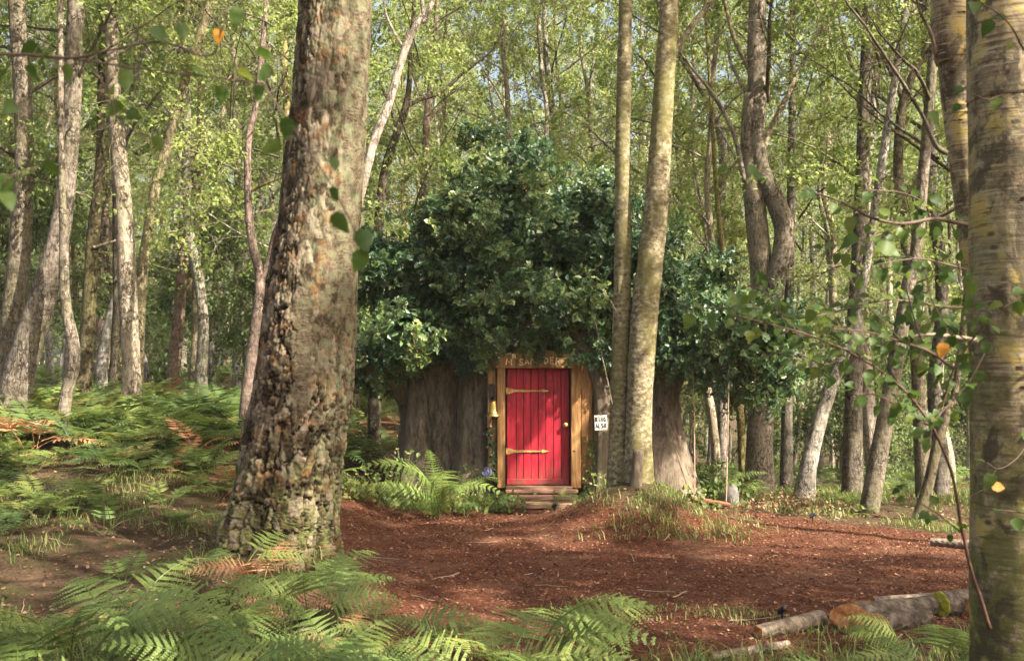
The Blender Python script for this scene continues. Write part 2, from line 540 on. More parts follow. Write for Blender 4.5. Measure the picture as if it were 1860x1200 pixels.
def mat_wood(name, lo, mid, hi, grain=(14, 14, 1.3), rough=.6, bumpd=.006):
    m = NT(name)
    oi = m.n('ObjectInfo', out='Random')
    c = m.n('VectorMath', {0: m.coord(), 1: m.n('CombineXYZ', {'X': m.math('MULTIPLY', oi, 5.0), 'Y': 0.0, 'Z': m.math('MULTIPLY', oi, 9.0)})}, operation='ADD')
    g = m.noise(m.n('Mapping', {'Vector': c, 'Scale': grain}), 1.6, 8, .65, dist=.8)
    col = m.ramp(g, [(.32, lo), (.5, mid), (.68, hi)])
    dirt = m.noise(c, 4, 6, .65)
    col = m.mix(m.ramp(dirt, [(.5, 0.0), (.70, .6)]), col, lo)
    return m.done(col, rough, m.bump(g, .6, bumpd), .3)


def mat_red():
    m = NT('red_door_paint')
    oi = m.n('ObjectInfo', out='Random')
    c = m.coord()
    g = m.noise(m.n('Mapping', {'Vector': c, 'Scale': (18, 18, 1.6)}), 1.5, 8, .65)
    w = m.noise(c, 9, 7, .7)
    col = m.ramp(g, [(.3, (.24, .008, .018)), (.52, (.36, .014, .03)), (.7, (.44, .024, .045))])
    col = m.n('HueSaturation', {'Color': col, 'Hue': .5, 'Saturation': 1.0, 'Value': m.math('ADD', .86, m.math('MULTIPLY', oi, .28))})
    col = m.mix(m.ramp(w, [(.60, 0.0), (.68, .6)]), col, (.34, .10, .095))
    gr = m.noise(m.n('Mapping', {'Vector': c, 'Scale': (5, 5, 1.1)}), 2.0, 8, .72)
    col = m.mix(m.ramp(gr, [(.50, 0.0), (.64, .75)]), col, (.11, .012, .014))
    z = m.n('SeparateXYZ', {0: c}, out='Z')
    foot = m.math('MULTIPLY', m.math('SUBTRACT', 1.0, m.math('MULTIPLY', z, 3.6), clamp=True), m.ramp(m.noise(c, 12, 7, .7), [(.38, 0.0), (.56, .85)]))
    col = m.mix(foot, col, (.13, .06, .038))
    return m.done(col, .5, m.bump(m.math('ADD', g, m.math('MULTIPLY', w, .4)), .6, .005), .35)


def mat_plain(name, col, rough=.5, metal=0.0, var=.25, scale=14, spec=.4):
    m = NT(name)
    f = m.noise(m.coord(), scale, 6, .65)
    lo = tuple(x * (1 - var) for x in col); hi = tuple(min(1, x * (1 + var)) for x in col)
    return m.done(m.ramp(f, [(.3, lo), (.7, hi)]), rough, m.bump(f, .3, .003), spec, metal)


M['big_birch'] = mat_big_birch()
M['smooth_birch'] = mat_smooth_birch()
M['twin'] = mat_twin()
M['house'] = mat_house()
M['frame'] = mat_wood('honey_oak', (.10, .045, .016), (.29, .15, .055), (.46, .28, .12), (11, 11, 1.4))
M['step'] = mat_wood('worn_step_wood', (.075, .036, .022), (.19, .105, .068), (.33, .21, .145), (1.6, 14, 14))
M['red'] = mat_red()
M['brass'] = mat_plain('aged_brass', (.62, .40, .12), .32, .9, .3)
M['hinge'] = mat_plain('gilded_hinge', (.50, .32, .12), .5, .35, .6, 22)
M['black'] = mat_plain('black_plastic', (.018, .019, .024), .4)
M['white'] = mat_plain('white_sign_paint', (.80, .77, .70), .6, 0, .06, 9)
M['ink'] = mat_plain('black_lettering', (.015, .013, .012), .6)
M['carved'] = mat_plain('pale_carved_lettering', (.78, .62, .34), .6, 0, .12)
M['rope'] = mat_plain('rope_fibre', (.42, .27, .19), .9, 0, .3, 60)
M['seat'] = mat_wood('red_brown_plank', (.10, .035, .02), (.24, .09, .05), (.36, .17, .10), (2, 14, 14))
M['stone'] = mat_plain('mottled_stone', (.13, .12, .105), .9, 0, .9, 9)
M['twig'] = mat_plain('twig_bark', (.085, .055, .038), .75, 0, .35, 20)
M['twig_red'] = mat_plain('sapling_bark', (.10, .05, .035), .65, 0, .35, 20)
M['twig_pale'] = mat_plain('dead_twig', (.27, .21, .15), .85, 0, .3, 30)
M['stem'] = mat_plain('green_stem', (.16, .18, .06), .7, 0, .25)


def mat_cut():
    m = NT('sawn_wood')
    c = m.coord()
    d = m.n('VectorMath', {0: c}, operation='LENGTH', out='Value')
    ring = m.math('SINE', m.math('ADD', m.math('MULTIPLY', d, 260.0), m.math('MULTIPLY', m.noise(c, 6, 3), 9.0)))
    f = m.noise(c, 16, 7, .7)
    col = m.ramp(f, [(.36, (.13, .045, .015)), (.48, (.27, .11, .035)), (.60, (.40, .22, .10))])
    col = m.mix(m.ramp(ring, [(.3, .0), (.9, .3)]), col, (.30, .14, .06))
    return m.done(col, .8, m.bump(f, .4, .006))


M['cut'] = mat_cut()


def mat_log(name, lo, mid, hi, moss=0.0):
    m = NT(name)
    c = m.coord()
    f = m.noise(c, 13, 8, .7); v = m.n('TexVoronoi', {'Vector': c, 'Scale': 24.0}, out='Distance')
    col = m.ramp(f, [(.33, lo), (.5, mid), (.68, hi)])
    if moss:
        col = m.mix(m.math('MULTIPLY', m.ramp(m.noise(c, 9, 6), [(.32, 0.0), (.45, 1.0)]), moss), col, (.36, .34, .03))
    return m.done(col, .9, m.bump(m.math('ADD', f, v), .8, .02))


M['log'] = mat_log('log_bark', (.02, .015, .011), (.07, .052, .038), (.17, .135, .105))
M['log_pale'] = mat_log('pale_log_bark', (.05, .035, .025), (.13, .097, .07), (.24, .19, .145))
M['log_moss'] = mat_log('mossy_log_bark', (.20, .18, .05), (.38, .34, .08), (.5, .44, .12), .9)
M['moss'] = mat_log('moss', (.025, .022, .010), (.065, .058, .022), (.12, .10, .04), 0)


def mat_ground():
    m = NT('forest_floor')
    c = m.coord()
    mul = m.n('Attribute', attribute_name='mulch', out='Fac')
    brk = m.noise(c, 2.6, 7, .7)
    mask = m.ramp(m.math('ADD', mul, m.math('MULTIPLY', m.math('SUBTRACT', brk, .5), 1.1)), [(.38, 0.0), (.58, 1.0)])
    f1 = m.noise(m.n('Mapping', {'Vector': c, 'Scale': (1, 1.0, 1)}), 34, 8, .75)
    f2 = m.noise(c, 3.5, 6, .65)
    red = m.ramp(m.math('ADD', m.math('MULTIPLY', f1, .72), m.math('MULTIPLY', f2, .28)),
                 [(.36, (.040, .014, .008)), (.46, (.135, .046, .024)), (.56, (.26, .10, .053)), (.70, (.42, .22, .125))])
    tan = m.ramp(m.noise(c, 1.3, 6, .6), [(.52, 0.0), (.68, .45)])
    red = m.mix(tan, red, (.36, .21, .13))
    flo = m.ramp(m.math('ADD', m.math('MULTIPLY', f1, .65), m.math('MULTIPLY', f2, .35)),
                 [(.36, (.040, .025, .014)), (.46, (.125, .078, .044)), (.56, (.235, .145, .088)), (.70, (.38, .255, .165))])
    gr = m.ramp(m.noise(c, 1.7, 6, .65), [(.47, 0.0), (.6, .6)])
    flo = m.mix(gr, flo, (.10, .115, .032))
    col = m.mix(mask, flo, red)
    col = m.n('HueSaturation', {'Color': col, 'Hue': .5, 'Saturation': 1.0, 'Value': .50})
    return m.done(col, .95, m.bump(m.math('ADD', m.math('ADD', m.math('MULTIPLY', f1, .7), f2), m.noise(c, 13, 5, .65)), 1.0, .05), .1)


M['ground'] = mat_ground()
M['chip'] = leaf_mat('bark_chip', [(0, (.035, .015, .010)), (.45, (.095, .040, .025)), (.8, (.18, .085, .052)), (.985, (.25, .14, .085)), (1, (.46, .35, .24))], amount=.0, tmul=1.0, spec=.15)


# ------------------------------------------------------------------ ground
def gz(x, y):
    x = np.asarray(x, float); y = np.asarray(y, float)
    bank = np.interp(y, [5, 7, 9, 12, 16, 22, 40], [0, .03, .16, .52, 1.08, 1.30, 1.55])
    z = sstep(-1.1, -4.3, x) * bank
    z = z - sstep(-1.5, 2.0, x) * .082 * np.clip(y - 15.5, 0, 38)
    z = z + .52 * np.exp(-((x - 1.40) / .80) ** 2 - ((y - 12.95) / .90) ** 2)
    z = z + .24 * np.exp(-((x - .2) / 2.2) ** 4 - ((y - 16.6) / 1.5) ** 4)
    z = z + .30 * np.exp(-((x + 2.0) / .85) ** 2 - ((y - 9.5) / .8) ** 2)
    z = z + .20 * np.exp(-((x + 1.15) / .38) ** 2 - ((y - 7.6) / .45) ** 2)
    z = z + .09 * fbm(x * .7 + 3, y * .7, oct=3) + .05 * fbm(x * 3.1, y * 3.1 + 7, oct=3)
    return z


def mulch_mask(x, y):
    x = np.asarray(x, float); y = np.asarray(y, float)
    left = np.interp(y, [6, 7.5, 9.5, 11, 13, 14.5, 16], [-.2, -.7, -1.35, -1.75, -1.95, -2.2, -2.3])
    top = np.interp(x, [-2.5, 0, 2.2, 3.0, 5.2, 9], [15.0, 14.6, 14.6, 14.2, 11.9, 11.0])
    bot = np.interp(x, [-2, 0, 2, 4, 8], [7.3, 6.9, 7.2, 7.9, 7.6])
    d = np.minimum(np.minimum((x - left) * 1.4, top - y), (y - bot))
    mound = 1.0 * np.exp(-((x - 1.5) / .85) ** 2 - ((y - 12.8) / .8) ** 2)
    return np.clip(.5 + .9 * d, 0, 1) * (1 - mound * .8)


def axis(a, lo, hi, b, fine, coarse):
    left = lo - np.cumsum(np.geomspace(fine, coarse, 40)); left = left[left > a]
    right = hi + np.cumsum(np.geomspace(fine, coarse, 40)); right = right[right < b]
    return np.concatenate([[a], left[::-1], np.arange(lo, hi, fine), right, [b]])


gx = axis(-130, -7, 7, 130, .07, 8)
gy = axis(-60, 4.5, 19, 190, .07, 8)
GX, GY = np.meshgrid(gx, gy)
GZ = gz(GX, GY) + .02 * fbm(GX * 9, GY * 9, oct=3)
nx, ny = len(gx), len(gy)
ii = (np.arange(ny - 1)[:, None] * nx + np.arange(nx - 1)[None])
Q = np.stack([ii, ii + 1, ii + nx + 1, ii + nx], -1).reshape(-1, 4)
gme = new_mesh('ground', np.stack([GX, GY, GZ], -1).reshape(-1, 3), Q, [M['ground']], True, attrs={'mulch': mulch_mask(GX, GY).ravel()})
tag(link('ground', gme), 'woodland floor of red bark mulch, leaf litter and patchy grass', 'ground', kind='structure')


def ground_pts(n, x0, x1, y0, y1, dens):
    X = rng.uniform(x0, x1, n * 3); Y = rng.uniform(y0, y1, n * 3)
    k = rng.random(n * 3) < dens(X, Y)
    X, Y = X[k][:n], Y[k][:n]
    return np.stack([X, Y, gz(X, Y) + .02 * fbm(X * 9, Y * 9, oct=3)], -1)


def clump(x, y, s=1.4, t=.5):
    return sstep(t - .05, t + .12, .5 + fbm(x * s + 31, y * s + 4, oct=3))


# bark chips on the clearing
p = ground_pts(60000, -3, 8, 6.5, 15, lambda x, y: sstep(.4, .8, mulch_mask(x, y)))
n = len(p)
tip = unit(np.stack([rng.normal(size=n), rng.normal(size=n), rng.normal(size=n) * .35], -1))
nr = unit(np.stack([rng.normal(size=n) * .45, rng.normal(size=n) * .45, np.ones(n)], -1))
CHIP = (np.array([(-.25, 0, 0), (.2, .05, .05), (.28, .9, .02), (-.15, 1, .08)]), np.array([(0, 1, 2, 3)]))
V, F = spread_template(*CHIP, p + (0, 0, .006), tip, nr, .006 + .028 * rng.random(n) ** 2.4)
tag(link('mulch_chips', new_mesh('mulch_chips', V, F, [M['chip']])), 'loose red brown bark chips strewn over the clearing', 'mulch', kind='stuff')

# fallen leaves everywhere near
p = ground_pts(16000, -7, 8, 6, 19, lambda x, y: np.where(mulch_mask(x, y) > .5, .05, .8) * (.25 + .75 * clump(x, y, 1.5, .48)))
n = len(p)
tip = unit(np.stack([rng.normal(size=n), rng.normal(size=n), rng.normal(size=n) * .3], -1))
nr = unit(np.stack([rng.normal(size=n) * .4, rng.normal(size=n) * .4, np.ones(n)], -1))
V, F = spread_template(*LEAF_KITE, p + (0, 0, .012), tip, nr, rng.uniform(.02, .05, n))
tag(link('fallen_leaves', new_mesh('fallen_leaves', V, F, [M['litter']])), 'dry fallen leaves scattered on the forest floor', 'leaf litter', kind='stuff')


# fallen sticks
st_parts = []
rs = random.Random(31)
for k in range(110):
    x, y = rs.uniform(-5, 6.5), rs.uniform(6.5, 15)
    if float(mulch_mask(x, y)) > .5 and rs.random() < .55:
        continue
    a, L = rs.uniform(0, 6.28), rs.uniform(.08, .5)
    pp = np.array([(x + math.cos(a) * L * u, y + math.sin(a) * L * u + .02 * rs.gauss(0, 1), 0) for u in (-.5, -.15, .2, .5)])
    pp[:, 2] = gz(pp[:, 0], pp[:, 1]) + .012 + .012 * rs.random()
    st_parts.append(tube(pp, np.linspace(1, .5, 4) * rs.uniform(.002, .005), 5, False))
tag(link('fallen_sticks', new_mesh('fallen_sticks', *merge(st_parts), [M['twig_pale']])), 'small dry sticks lying about the clearing and the bank', 'sticks', kind='stuff')


# grass
def grass(n, x0, x1, y0, y1, dens, h0, h1, label, w=.006):
    p = ground_pts(n, x0, x1, y0, y1, dens)
    n = len(p)
    az = rng.uniform(0, 2 * math.pi, n); bend = rng.uniform(.3, 1.5, n); h = rng.uniform(h0, h1, n) * rng.uniform(.5, 1, n)
    d = np.stack([np.cos(az), np.sin(az), np.zeros(n)], -1)
    s = np.stack([-np.sin(az), np.cos(az), np.zeros(n)], -1) * w * (.7 + .6 * rng.random(n))[:, None]
    up = np.array((0, 0, 1.0))
    m1 = p + up * (h * .55)[:, None] + d * (h * bend * .25)[:, None]
    m2 = p + up * (h * (1 - .25 * bend))[:, None] + d * (h * bend * .8)[:, None]
    V = np.stack([p - s, p + s, m1 - s * .8, m1 + s * .8, m2], 1).reshape(-1, 3)
    o = (np.arange(n) * 5)[:, None]
    tag(link('grass', new_mesh('grass', V, [o + np.array([0, 1, 3, 2]), o + np.array([2, 3, 4])], [M['grass']])), label, 'grass', kind='stuff')


grass(5200, .2, 2.9, 11.6, 14.6, lambda x, y: (np.exp(-((x - 1.75) / .6) ** 2 - ((y - 12.7) / .85) ** 2)) ** .7 * clump(x, y, 2.2, .49), .03, .14, 'tufted grass on the mound below the twin trunk', .0045)
grass(22000, 2.0, 9, 11, 24, lambda x, y: (mulch_mask(x, y) < .35) * clump(x, y, 1.3, .47), .06, .22, 'rough grass beyond the mulch clearing', .005)
grass(9000, -7.5, -1.3, 7, 16, lambda x, y: (mulch_mask(x, y) < .4) * clump(x, y, 1.0, .53), .05, .18, 'grass on the bracken bank', .004)
grass(3500, -2.5, .0, 13.2, 15.2, lambda x, y: clump(x, y, 3, .48) * (y > 14.1 - .12 * x), .06, .22, 'grass and weeds along the foot of the tree house')
grass(5000, -3.5, 4.5, 4.8, 7.6, lambda x, y: (mulch_mask(x, y) < .5) * clump(x, y, 1.6, .5), .10, .30, 'grass among the nearest ferns', .004)
grass(900, .2, 2.4, 7.6, 8.6, lambda x, y: clump(x, y, 3, .5), .03, .09, 'sparse short grass growing through the mulch', .004)


# ------------------------------------------------------------------ generic woodland trees (shared meshes)
def rand_unit(r_):
    while True:
        v = np.array([r_.uniform(-1, 1) for _ in range(3)])
        l = np.linalg.norm(v)
        if .1 < l < 1:
            return v / l


def poly(r_, p, d, L, n, bend, wig):
    pts = [p]; d = np.array(d, float)
    for k in range(n):
        d = unit(d + np.array((0, 0, bend)) / n + wig * rand_unit(r_))
        p = p + d * L / n
        pts.append(p)
    return np.array(pts), d


def gen_tree(seed, H, r0, cb, spread, nleaf, lsize, nlimb=20, bush=False):
    r_ = random.Random(seed); g = np.random.default_rng(seed)
    n = 18
    zz = np.linspace(-.3, H, n)
    wx = np.cumsum([r_.gauss(0, .07) for _ in zz]); wy = np.cumsum([r_.gauss(0, .07) for _ in zz])
    wx -= np.interp(0, zz, wx); wy -= np.interp(0, zz, wy)
    axis_ = np.stack([wx, wy, zz], -1)
    rad = r0 * np.clip(1 - np.clip(zz, 0, H) / H, .03, 1) ** .75
    rad[0] *= 1.5; rad[1] *= 1.08
    limbs, twigs = [], []
    for i in range(nlimb):
        t = (i + .5) / nlimb
        z0 = cb + (H - cb) * t ** .85 * .97
        p0 = np.array([np.interp(z0, zz, wx), np.interp(z0, zz, wy), z0])
        az = i * 2.4 + r_.uniform(-.5, .5); el = R(r_.uniform(22, 58)) + t * .4
        L = spread * (1.05 - .75 * t ** 1.4) * r_.uniform(.6, 1.15)
        d = np.array((math.cos(az) * math.cos(el), math.sin(az) * math.cos(el), math.sin(el)))
        pl, d = poly(r_, p0, d, L, 6, -.5, .16)
        r1 = np.interp(z0, zz, rad) * .42
        limbs.append((pl, np.linspace(r1, r1 * .25, 7), 5))
        for j in range(7):
            u = r_.uniform(.25, 1.0); k = min(int(u * 6), 5)
            q = pl[k] + (pl[k + 1] - pl[k]) * (u * 6 - k)
            dd = unit(unit(pl[k + 1] - pl[k]) + .95 * rand_unit(r_))
            sl, dd = poly(r_, q, dd, L * r_.uniform(.25, .5), 4, -.5, .2)
            limbs.append((sl, np.linspace(r1 * .3, r1 * .08, 5), 3))
            for w in range(6):
                a = sl[r_.randint(1, 4)]
                dt = unit(unit(dd) * .6 + rand_unit(r_) + np.array((0, 0, -.35)))
                twigs.append((a, a + dt * r_.uniform(.3, .75)))
    bv, bf = merge([tube(a, b, c, False) for a, b, c in limbs] +
                   [tube(np.array([a, (a + b) / 2 + .03 * rand_unit(r_), b]), [.006, .004, .002], 3, False) for a, b in twigs[::2]])
    A = np.array([a for a, b in twigs]); B = np.array([b for a, b in twigs])
    wt = g.exponential(1.0, len(A)) ** 1.6; k = g.choice(len(A), nleaf, p=wt / wt.sum()); u = g.random(nleaf)[:, None]
    p = A[k] + (B[k] - A[k]) * u + g.normal(size=(nleaf, 3)) * .055
    tip = unit(unit(B[k] - A[k]) * .5 + g.normal(size=(nleaf, 3)) * .8 + (0, 0, -.35))
    nr = unit(g.normal(size=(nleaf, 3)) * .65 + (0, 0, .9))
    lv, lf = spread_template(*LEAF_KITE, p, tip, nr, lsize * g.uniform(.7, 1.25, nleaf))
    tv, tf = tube(catmull(axis_, 50), catmull(np.stack([rad, rad, rad], -1), 50)[:, 0], 12)
    ring = np.arange(len(tv))
    bumpn = .10 * fbm(tv[:, 0] * 9, tv[:, 1] * 9, tv[:, 2] * 3.0, 3) * r0 * 2
    ctr = np.repeat(catmull(axis_, 50), 12, 0)
    dv = tv[:600] - ctr
    tv[:600] += unit(dv) * bumpn[:600, None]
    return {'trunk': new_mesh('trunk', tv, tf, [M['bark']], True),
            'branches': new_mesh('branches', bv, bf, [M['bark']], True),
            'crown': new_mesh('crown', lv, lf, [M['leaf_wood' if not bush else 'leaf_bush']])}


VAR = [gen_tree(100, 15, .09, 3.2, 2.6, 10500, .076),
       gen_tree(101, 17, .115, 4.6, 2.9, 11000, .076),
       gen_tree(102, 13, .06, 2.4, 2.0, 8500, .074, 18),
       gen_tree(103, 16, .085, 4.0, 2.3, 9800, .076),
       gen_tree(104, 14, .075, 2.0, 2.5, 9800, .076, 22),
       gen_tree(105, 18, .13, 5.6, 3.2, 11500, .08, 20)]
BUSH = [gen_tree(201, 3.6, .035, .5, 1.3, 7000, .075, 14, True), gen_tree(202, 2.6, .03, .3, 1.2, 6000, .075, 12, True)]
for b_ in BUSH:
    b_['branches'].materials[0] = M['bark_dark']; b_['trunk'].materials[0] = M['bark_dark']


def set_mat(o, m):
    o.material_slots[0].link = 'OBJECT'
    o.material_slots[0].material = m


def wood_tree(var, x, y, s, rz, label, group=None, bark=None, name='birch_tree', cat='tree', sc=None, tilt=(0, 0)):
    t = thing(name, label, cat, (x, y, float(gz(x, y)) - .05), group, rz)
    t.scale = (s, s, s * (sc or 1)); t.rotation_euler = (tilt[0], tilt[1], rz)
    for k in ('trunk', 'branches', 'crown'):
        o = link(k, var[k], t)
        if bark is not None and k != 'crown':
            set_mat(o, bark)
    return t


# the far wood: rows of trees, jittered
BARKS = [M['bark'], M['bark_yellow'], M['bark_brown'], M['bark_pale'], M['bark_dark'], M['bark_mid'], M['bark_mid'], M['bark_pale']]
BNAME = ['mossy grey', 'yellowish', 'reddish brown', 'pale', 'dark', 'light brown', 'light brown', 'pale']
rt = random.Random(5)
Y = 19.5
placed = 0
while Y < 74:
    half = .455 * Y + 3.5
    sx = 2.0 + .028 * Y
    x = -half + rt.uniform(0, sx)
    while x < half:
        xx, yy = x + rt.uniform(-.9, .9), Y + rt.uniform(-1.1, 1.1)
        x += sx * rt.uniform(.75, 1.3)
        if abs(xx - .4) < 2.9 and yy < 20.5:
            continue
        k = rt.randrange(len(BARKS)); v = rt.randrange(6)
        far = 'far behind the clearing' if yy > 38 else ('among the bracken behind the bank' if xx < -1.5 else ('on the slope behind the tree house' if xx < 3.5 else 'in the open wood beyond the mulch path'))
        wood_tree(VAR[v], xx, yy, rt.uniform(.8, 1.15), rt.uniform(0, 6.28), 'slender %s trunk standing %s' % (BNAME[k], far), 'slender trees of the wood', BARKS[k],
                  sc=rt.uniform(.9, 1.15), tilt=(rt.gauss(0, .035), rt.gauss(0, .035)))
        placed += 1
    Y += 2.5 + .025 * Y
# undergrowth shrubs
for i in range(46):
    yy = rt.uniform(20, 60); xx = rt.uniform(-.46 * yy - 2, .46 * yy + 2)
    if abs(xx - .4) < 3.2 and yy < 22:
        continue
    wood_tree(BUSH[i % 2], xx, yy, rt.uniform(.8, 1.5), rt.uniform(0, 6.28), 'leafy undergrowth shrub between the far trunks', 'undergrowth shrubs in the wood', name='woodland_shrub', cat='shrub')

# far-off woodland that reads as one mass
n = 90000
yy = rng.uniform(74, 100, n); xx = rng.uniform(-62, 62, n); zz = rng.uniform(-3, 36, n)
keep = rng.random(n) < np.clip(.5 + 1.5 * fbm(xx * .22, zz * .22, yy * .2, 3), .04, 1) * np.where(zz > 15, .6, 1)
p = np.stack([xx, yy, zz], -1)[keep]; n = len(p)
V, F = spread_template(*LEAF_KITE, p, unit(rng.normal(size=(n, 3)) + (0, 0, -.3)), unit(rng.normal(size=(n, 3)) * .6 + (0, -.3, .7)), rng.uniform(.3, .6, n))
tag(link('distant_woodland', new_mesh('distant_woodland', V, F, [M['leaf_wood']])), 'distant green woodland closing the view behind all trunks', 'woodland', kind='stuff')

# ------------------------------------------------------------------ trees traced one by one
def traced_trunk(t, pts, Y, bark, sides=24, rings=90, lump=.06, grounded=True, top=True, name='trunk', freq=(8, 3), Yend=None, label=None, flare=1.0):
    """pts: (px, py, width px) from the top of what is seen to the foot"""
    Yend = Y if Yend is None else Yend
    a = []
    for k, (px, py, w) in enumerate(pts):
        yy = Yend + (Y - Yend) * k / (len(pts) - 1)
        q = P(px, py, yy)
        a.append((*q, .5 * w * (.88 if sides <= 28 else 1.0) * yy / F_PX))
    a = np.array(a)[::-1]                                   # foot first
    if grounded:
        g0 = float(gz(a[0, 0], a[0, 1]))
        if a[0, 2] > g0:
            f = a[0].copy(); f[2] = g0 - .12; f[3] *= 1.12 * flare
            if a[0, 2] - g0 > .3:
                a = np.vstack([f, a])
            else:
                a[0, 2] = g0 - .12; a[0, 3] *= 1.12 * flare
    if top:                                                 # carry on above the picture
        d = a[-1] - a[-2]; d = d / max(d[2], .05)
        zt = max(11.5, a[-1, 2] + 3)
        h = zt - a[-1, 2]
        a = np.vstack([a, a[-1] + np.array((d[0] * .5 * h * .5, d[1] * .5 * h * .5, h * .5, -a[-1, 3] * .3)), a[-1] + np.array((d[0] * .5 * h, d[1] * .5 * h, h, -a[-1, 3] * .7))])
    c = catmull(a, rings)
    V, F = tube(c[:, :3], np.maximum(c[:, 3], .004), sides)
    m = rings * sides
    dv = V[:m] - np.repeat(c[:, :3], sides, 0); rr = np.repeat(c[:, 3], sides)
    sd_ = float(Y) * 3.1
    bump_ = lump * 2.2 * fbm(V[:m, 0] * freq[0] + sd_, V[:m, 1] * freq[0], V[:m, 2] * freq[1], 4)
    V[:m] += unit(dv) * (bump_ * rr)[:, None]
    o = part(name, V, F, bark, t, True)
    if label: o['label'] = label
    return o, a


def crown_on(t, a, var, s=1.0, dz=0.0):
    """a shared crown set on the trunk path a (x, y, z, r)"""
    k = min(range(len(a)), key=lambda i: abs(a[i, 2] - 9))
    x, y = a[k, 0], a[k, 1]
    for nme in ('branches', 'crown'):
        o = link(nme, VAR[var][nme], t, (x - t.location.x, y - t.location.y, dz), (0, 0, rt.uniform(0, 6.28)), (s, s, s))
        if nme == 'branches':
            set_mat(o, M['bark'])


def traced(name, label, Y, pts, bark, crown=None, group=None, branches=(), top=True, **kw):
    foot = P(pts[-1][0], pts[-1][1], Y)
    t = thing(name, label, 'tree', (foot[0], foot[1], float(gz(foot[0], foot[1]))), group)
    o, a = traced_trunk(t, pts, Y, bark, top=top, **kw)
    for b in branches:
        ys = b[1] if isinstance(b[1], (int, float)) else Y
        pl = catmull(np.array([(*P(px, py, Y + ys * k), .5 * w * Y / F_PX) for k, (px, py, w) in enumerate(b[0])]), 6 * len(b[0]))
        V, F = tube(pl[:, :3] + .012 * np.stack([fbm(pl[:, 2] * 4 + q, pl[:, 0] * 4) for q in (1, 5, 9)], -1), np.maximum(pl[:, 3], .003), 8)
        part('branch', V, F, bark, t, True)
    if crown is not None:
        crown_on(t, a, *crown)
    return t


T_ = traced
T_('birch_tree', 'mossy birch with a straight trunk nearest the picture edge on the bracken bank', 15.5, [(30, 0, 34), (40, 150, 36), (44, 300, 38), (36, 450, 44), (22, 600, 50), (4, 745, 60)], M['bark'], (0,))
T_('birch_tree', 'dark fissured old tree leaning beside the mossy birch on the bank', 15.0, [(136, 60, 34), (128, 240, 36), (112, 400, 40), (78, 540, 54), (40, 660, 64), (10, 750, 76)], M['bark'], (3,), lump=.12)
T_('birch_tree', 'slim wavy birch with a kinked silvery stem in the bracken', 14.5, [(112, 300, 14), (116, 420, 18), (118, 540, 22), (135, 645, 25), (120, 720, 26), (106, 782, 28)], M['bark'], None, top=True)
T_('birch_tree', 'dark upright trunk between the wavy birch and the pale straight birch', 17, [(184, 170, 16), (182, 300, 20), (168, 440, 26), (162, 560, 30), (154, 660, 32), (146, 745, 36)], M['bark_dark'], (4,))
T_('birch_tree', 'straight grey birch with a sunlit foot in the bracken bank', 16, [(203, 0, 27), (204, 120, 26), (214, 260, 32), (226, 400, 36), (232, 540, 38), (238, 660, 38), (239, 762, 46)], M['bark_mid'], (1,))
T_('birch_tree', 'leaning tree with a yellow lichen covered middle beside the grey birch', 16.8, [(382, 0, 17), (345, 120, 19), (310, 240, 21), (283, 340, 22), (268, 430, 22), (256, 520, 24), (250, 640, 26), (247, 745, 28)], M['bark_yellow'], (2,))
T_('tree_snag', 'reddish brown broken topped dead trunk rising from the bracken', 21, [(362, 306, 15), (354, 360, 21), (342, 410, 22), (332, 480, 23), (326, 560, 24), (318, 650, 26), (312, 728, 32)], M['bark_brown'], None, top=False,
   branches=[([(346, 400, 7), (365, 388, 6), (390, 365, 5), (430, 358, 3)], 0), ([(340, 470, 5), (360, 458, 4), (385, 440, 3)], 0)])
T_('birch_tree', 'thin curving brown tree just behind the big rugged birch', 14.5, [(470, 150, 12), (452, 250, 14), (450, 340, 15), (456, 430, 17), (472, 510, 20), (462, 610, 22), (446, 735, 24)], M['bark_brown'], (2, .8, 1.5),
   branches=[([(452, 350, 6), (480, 335, 5), (515, 322, 3)], 0), ([(474, 510, 12), (488, 470, 11), (500, 420, 10), (520, 380, 9)], 0)])
T_('birch_tree', 'white stemmed leaning birch far behind the bracken bank', 27, [(470, 380, 10), (450, 470, 13), (440, 560, 14), (432, 640, 16), (428, 705, 18)], M['bark_pale'], (3,))
T_('tree_snag', 'bleached forked dead tree among the bracken', 24, [(388, 540, 6), (378, 580, 10), (384, 630, 12), (386, 700, 16)], M['bark_pale'], None, top=False, branches=[([(381, 600, 8), (366, 572, 7), (350, 550, 5), (338, 535, 3)], 0), ([(383, 610, 7), (395, 590, 6), (398, 575, 4)], 0)])
T_('birch_tree', 'two toned pinkish trunk standing beside the bleached dead tree', 25, [(362, 300, 12), (360, 480, 14), (356, 600, 16), (354, 712, 20)], M['bark_brown'], (0,))
T_('tree_snag', 'short white leaning dead stem behind the grey birch', 22, [(256, 632, 7), (264, 660, 11), (272, 715, 14)], M['bark_pale'], None, top=False)
T_('beech_tree', 'wide pinkish beech trunk far behind the dark upright trunk', 30, [(188, 250, 30), (190, 450, 36), (190, 560, 40), (189, 700, 50)], M['bark_brown'], (5,))
T_('birch_tree', 'narrow dark green trunk close beside the grey birch', 17.8, [(210, 420, 13), (212, 540, 15), (208, 650, 18), (203, 752, 22)], M['bark_dark'], None)
T_('birch_tree', 'pale lichen dappled birch behind the top of the big rugged birch', 19, [(512, 0, 15), (516, 100, 16), (522, 220, 17), (520, 400, 19), (516, 700, 24)], M['bark_yellow'], (3,))
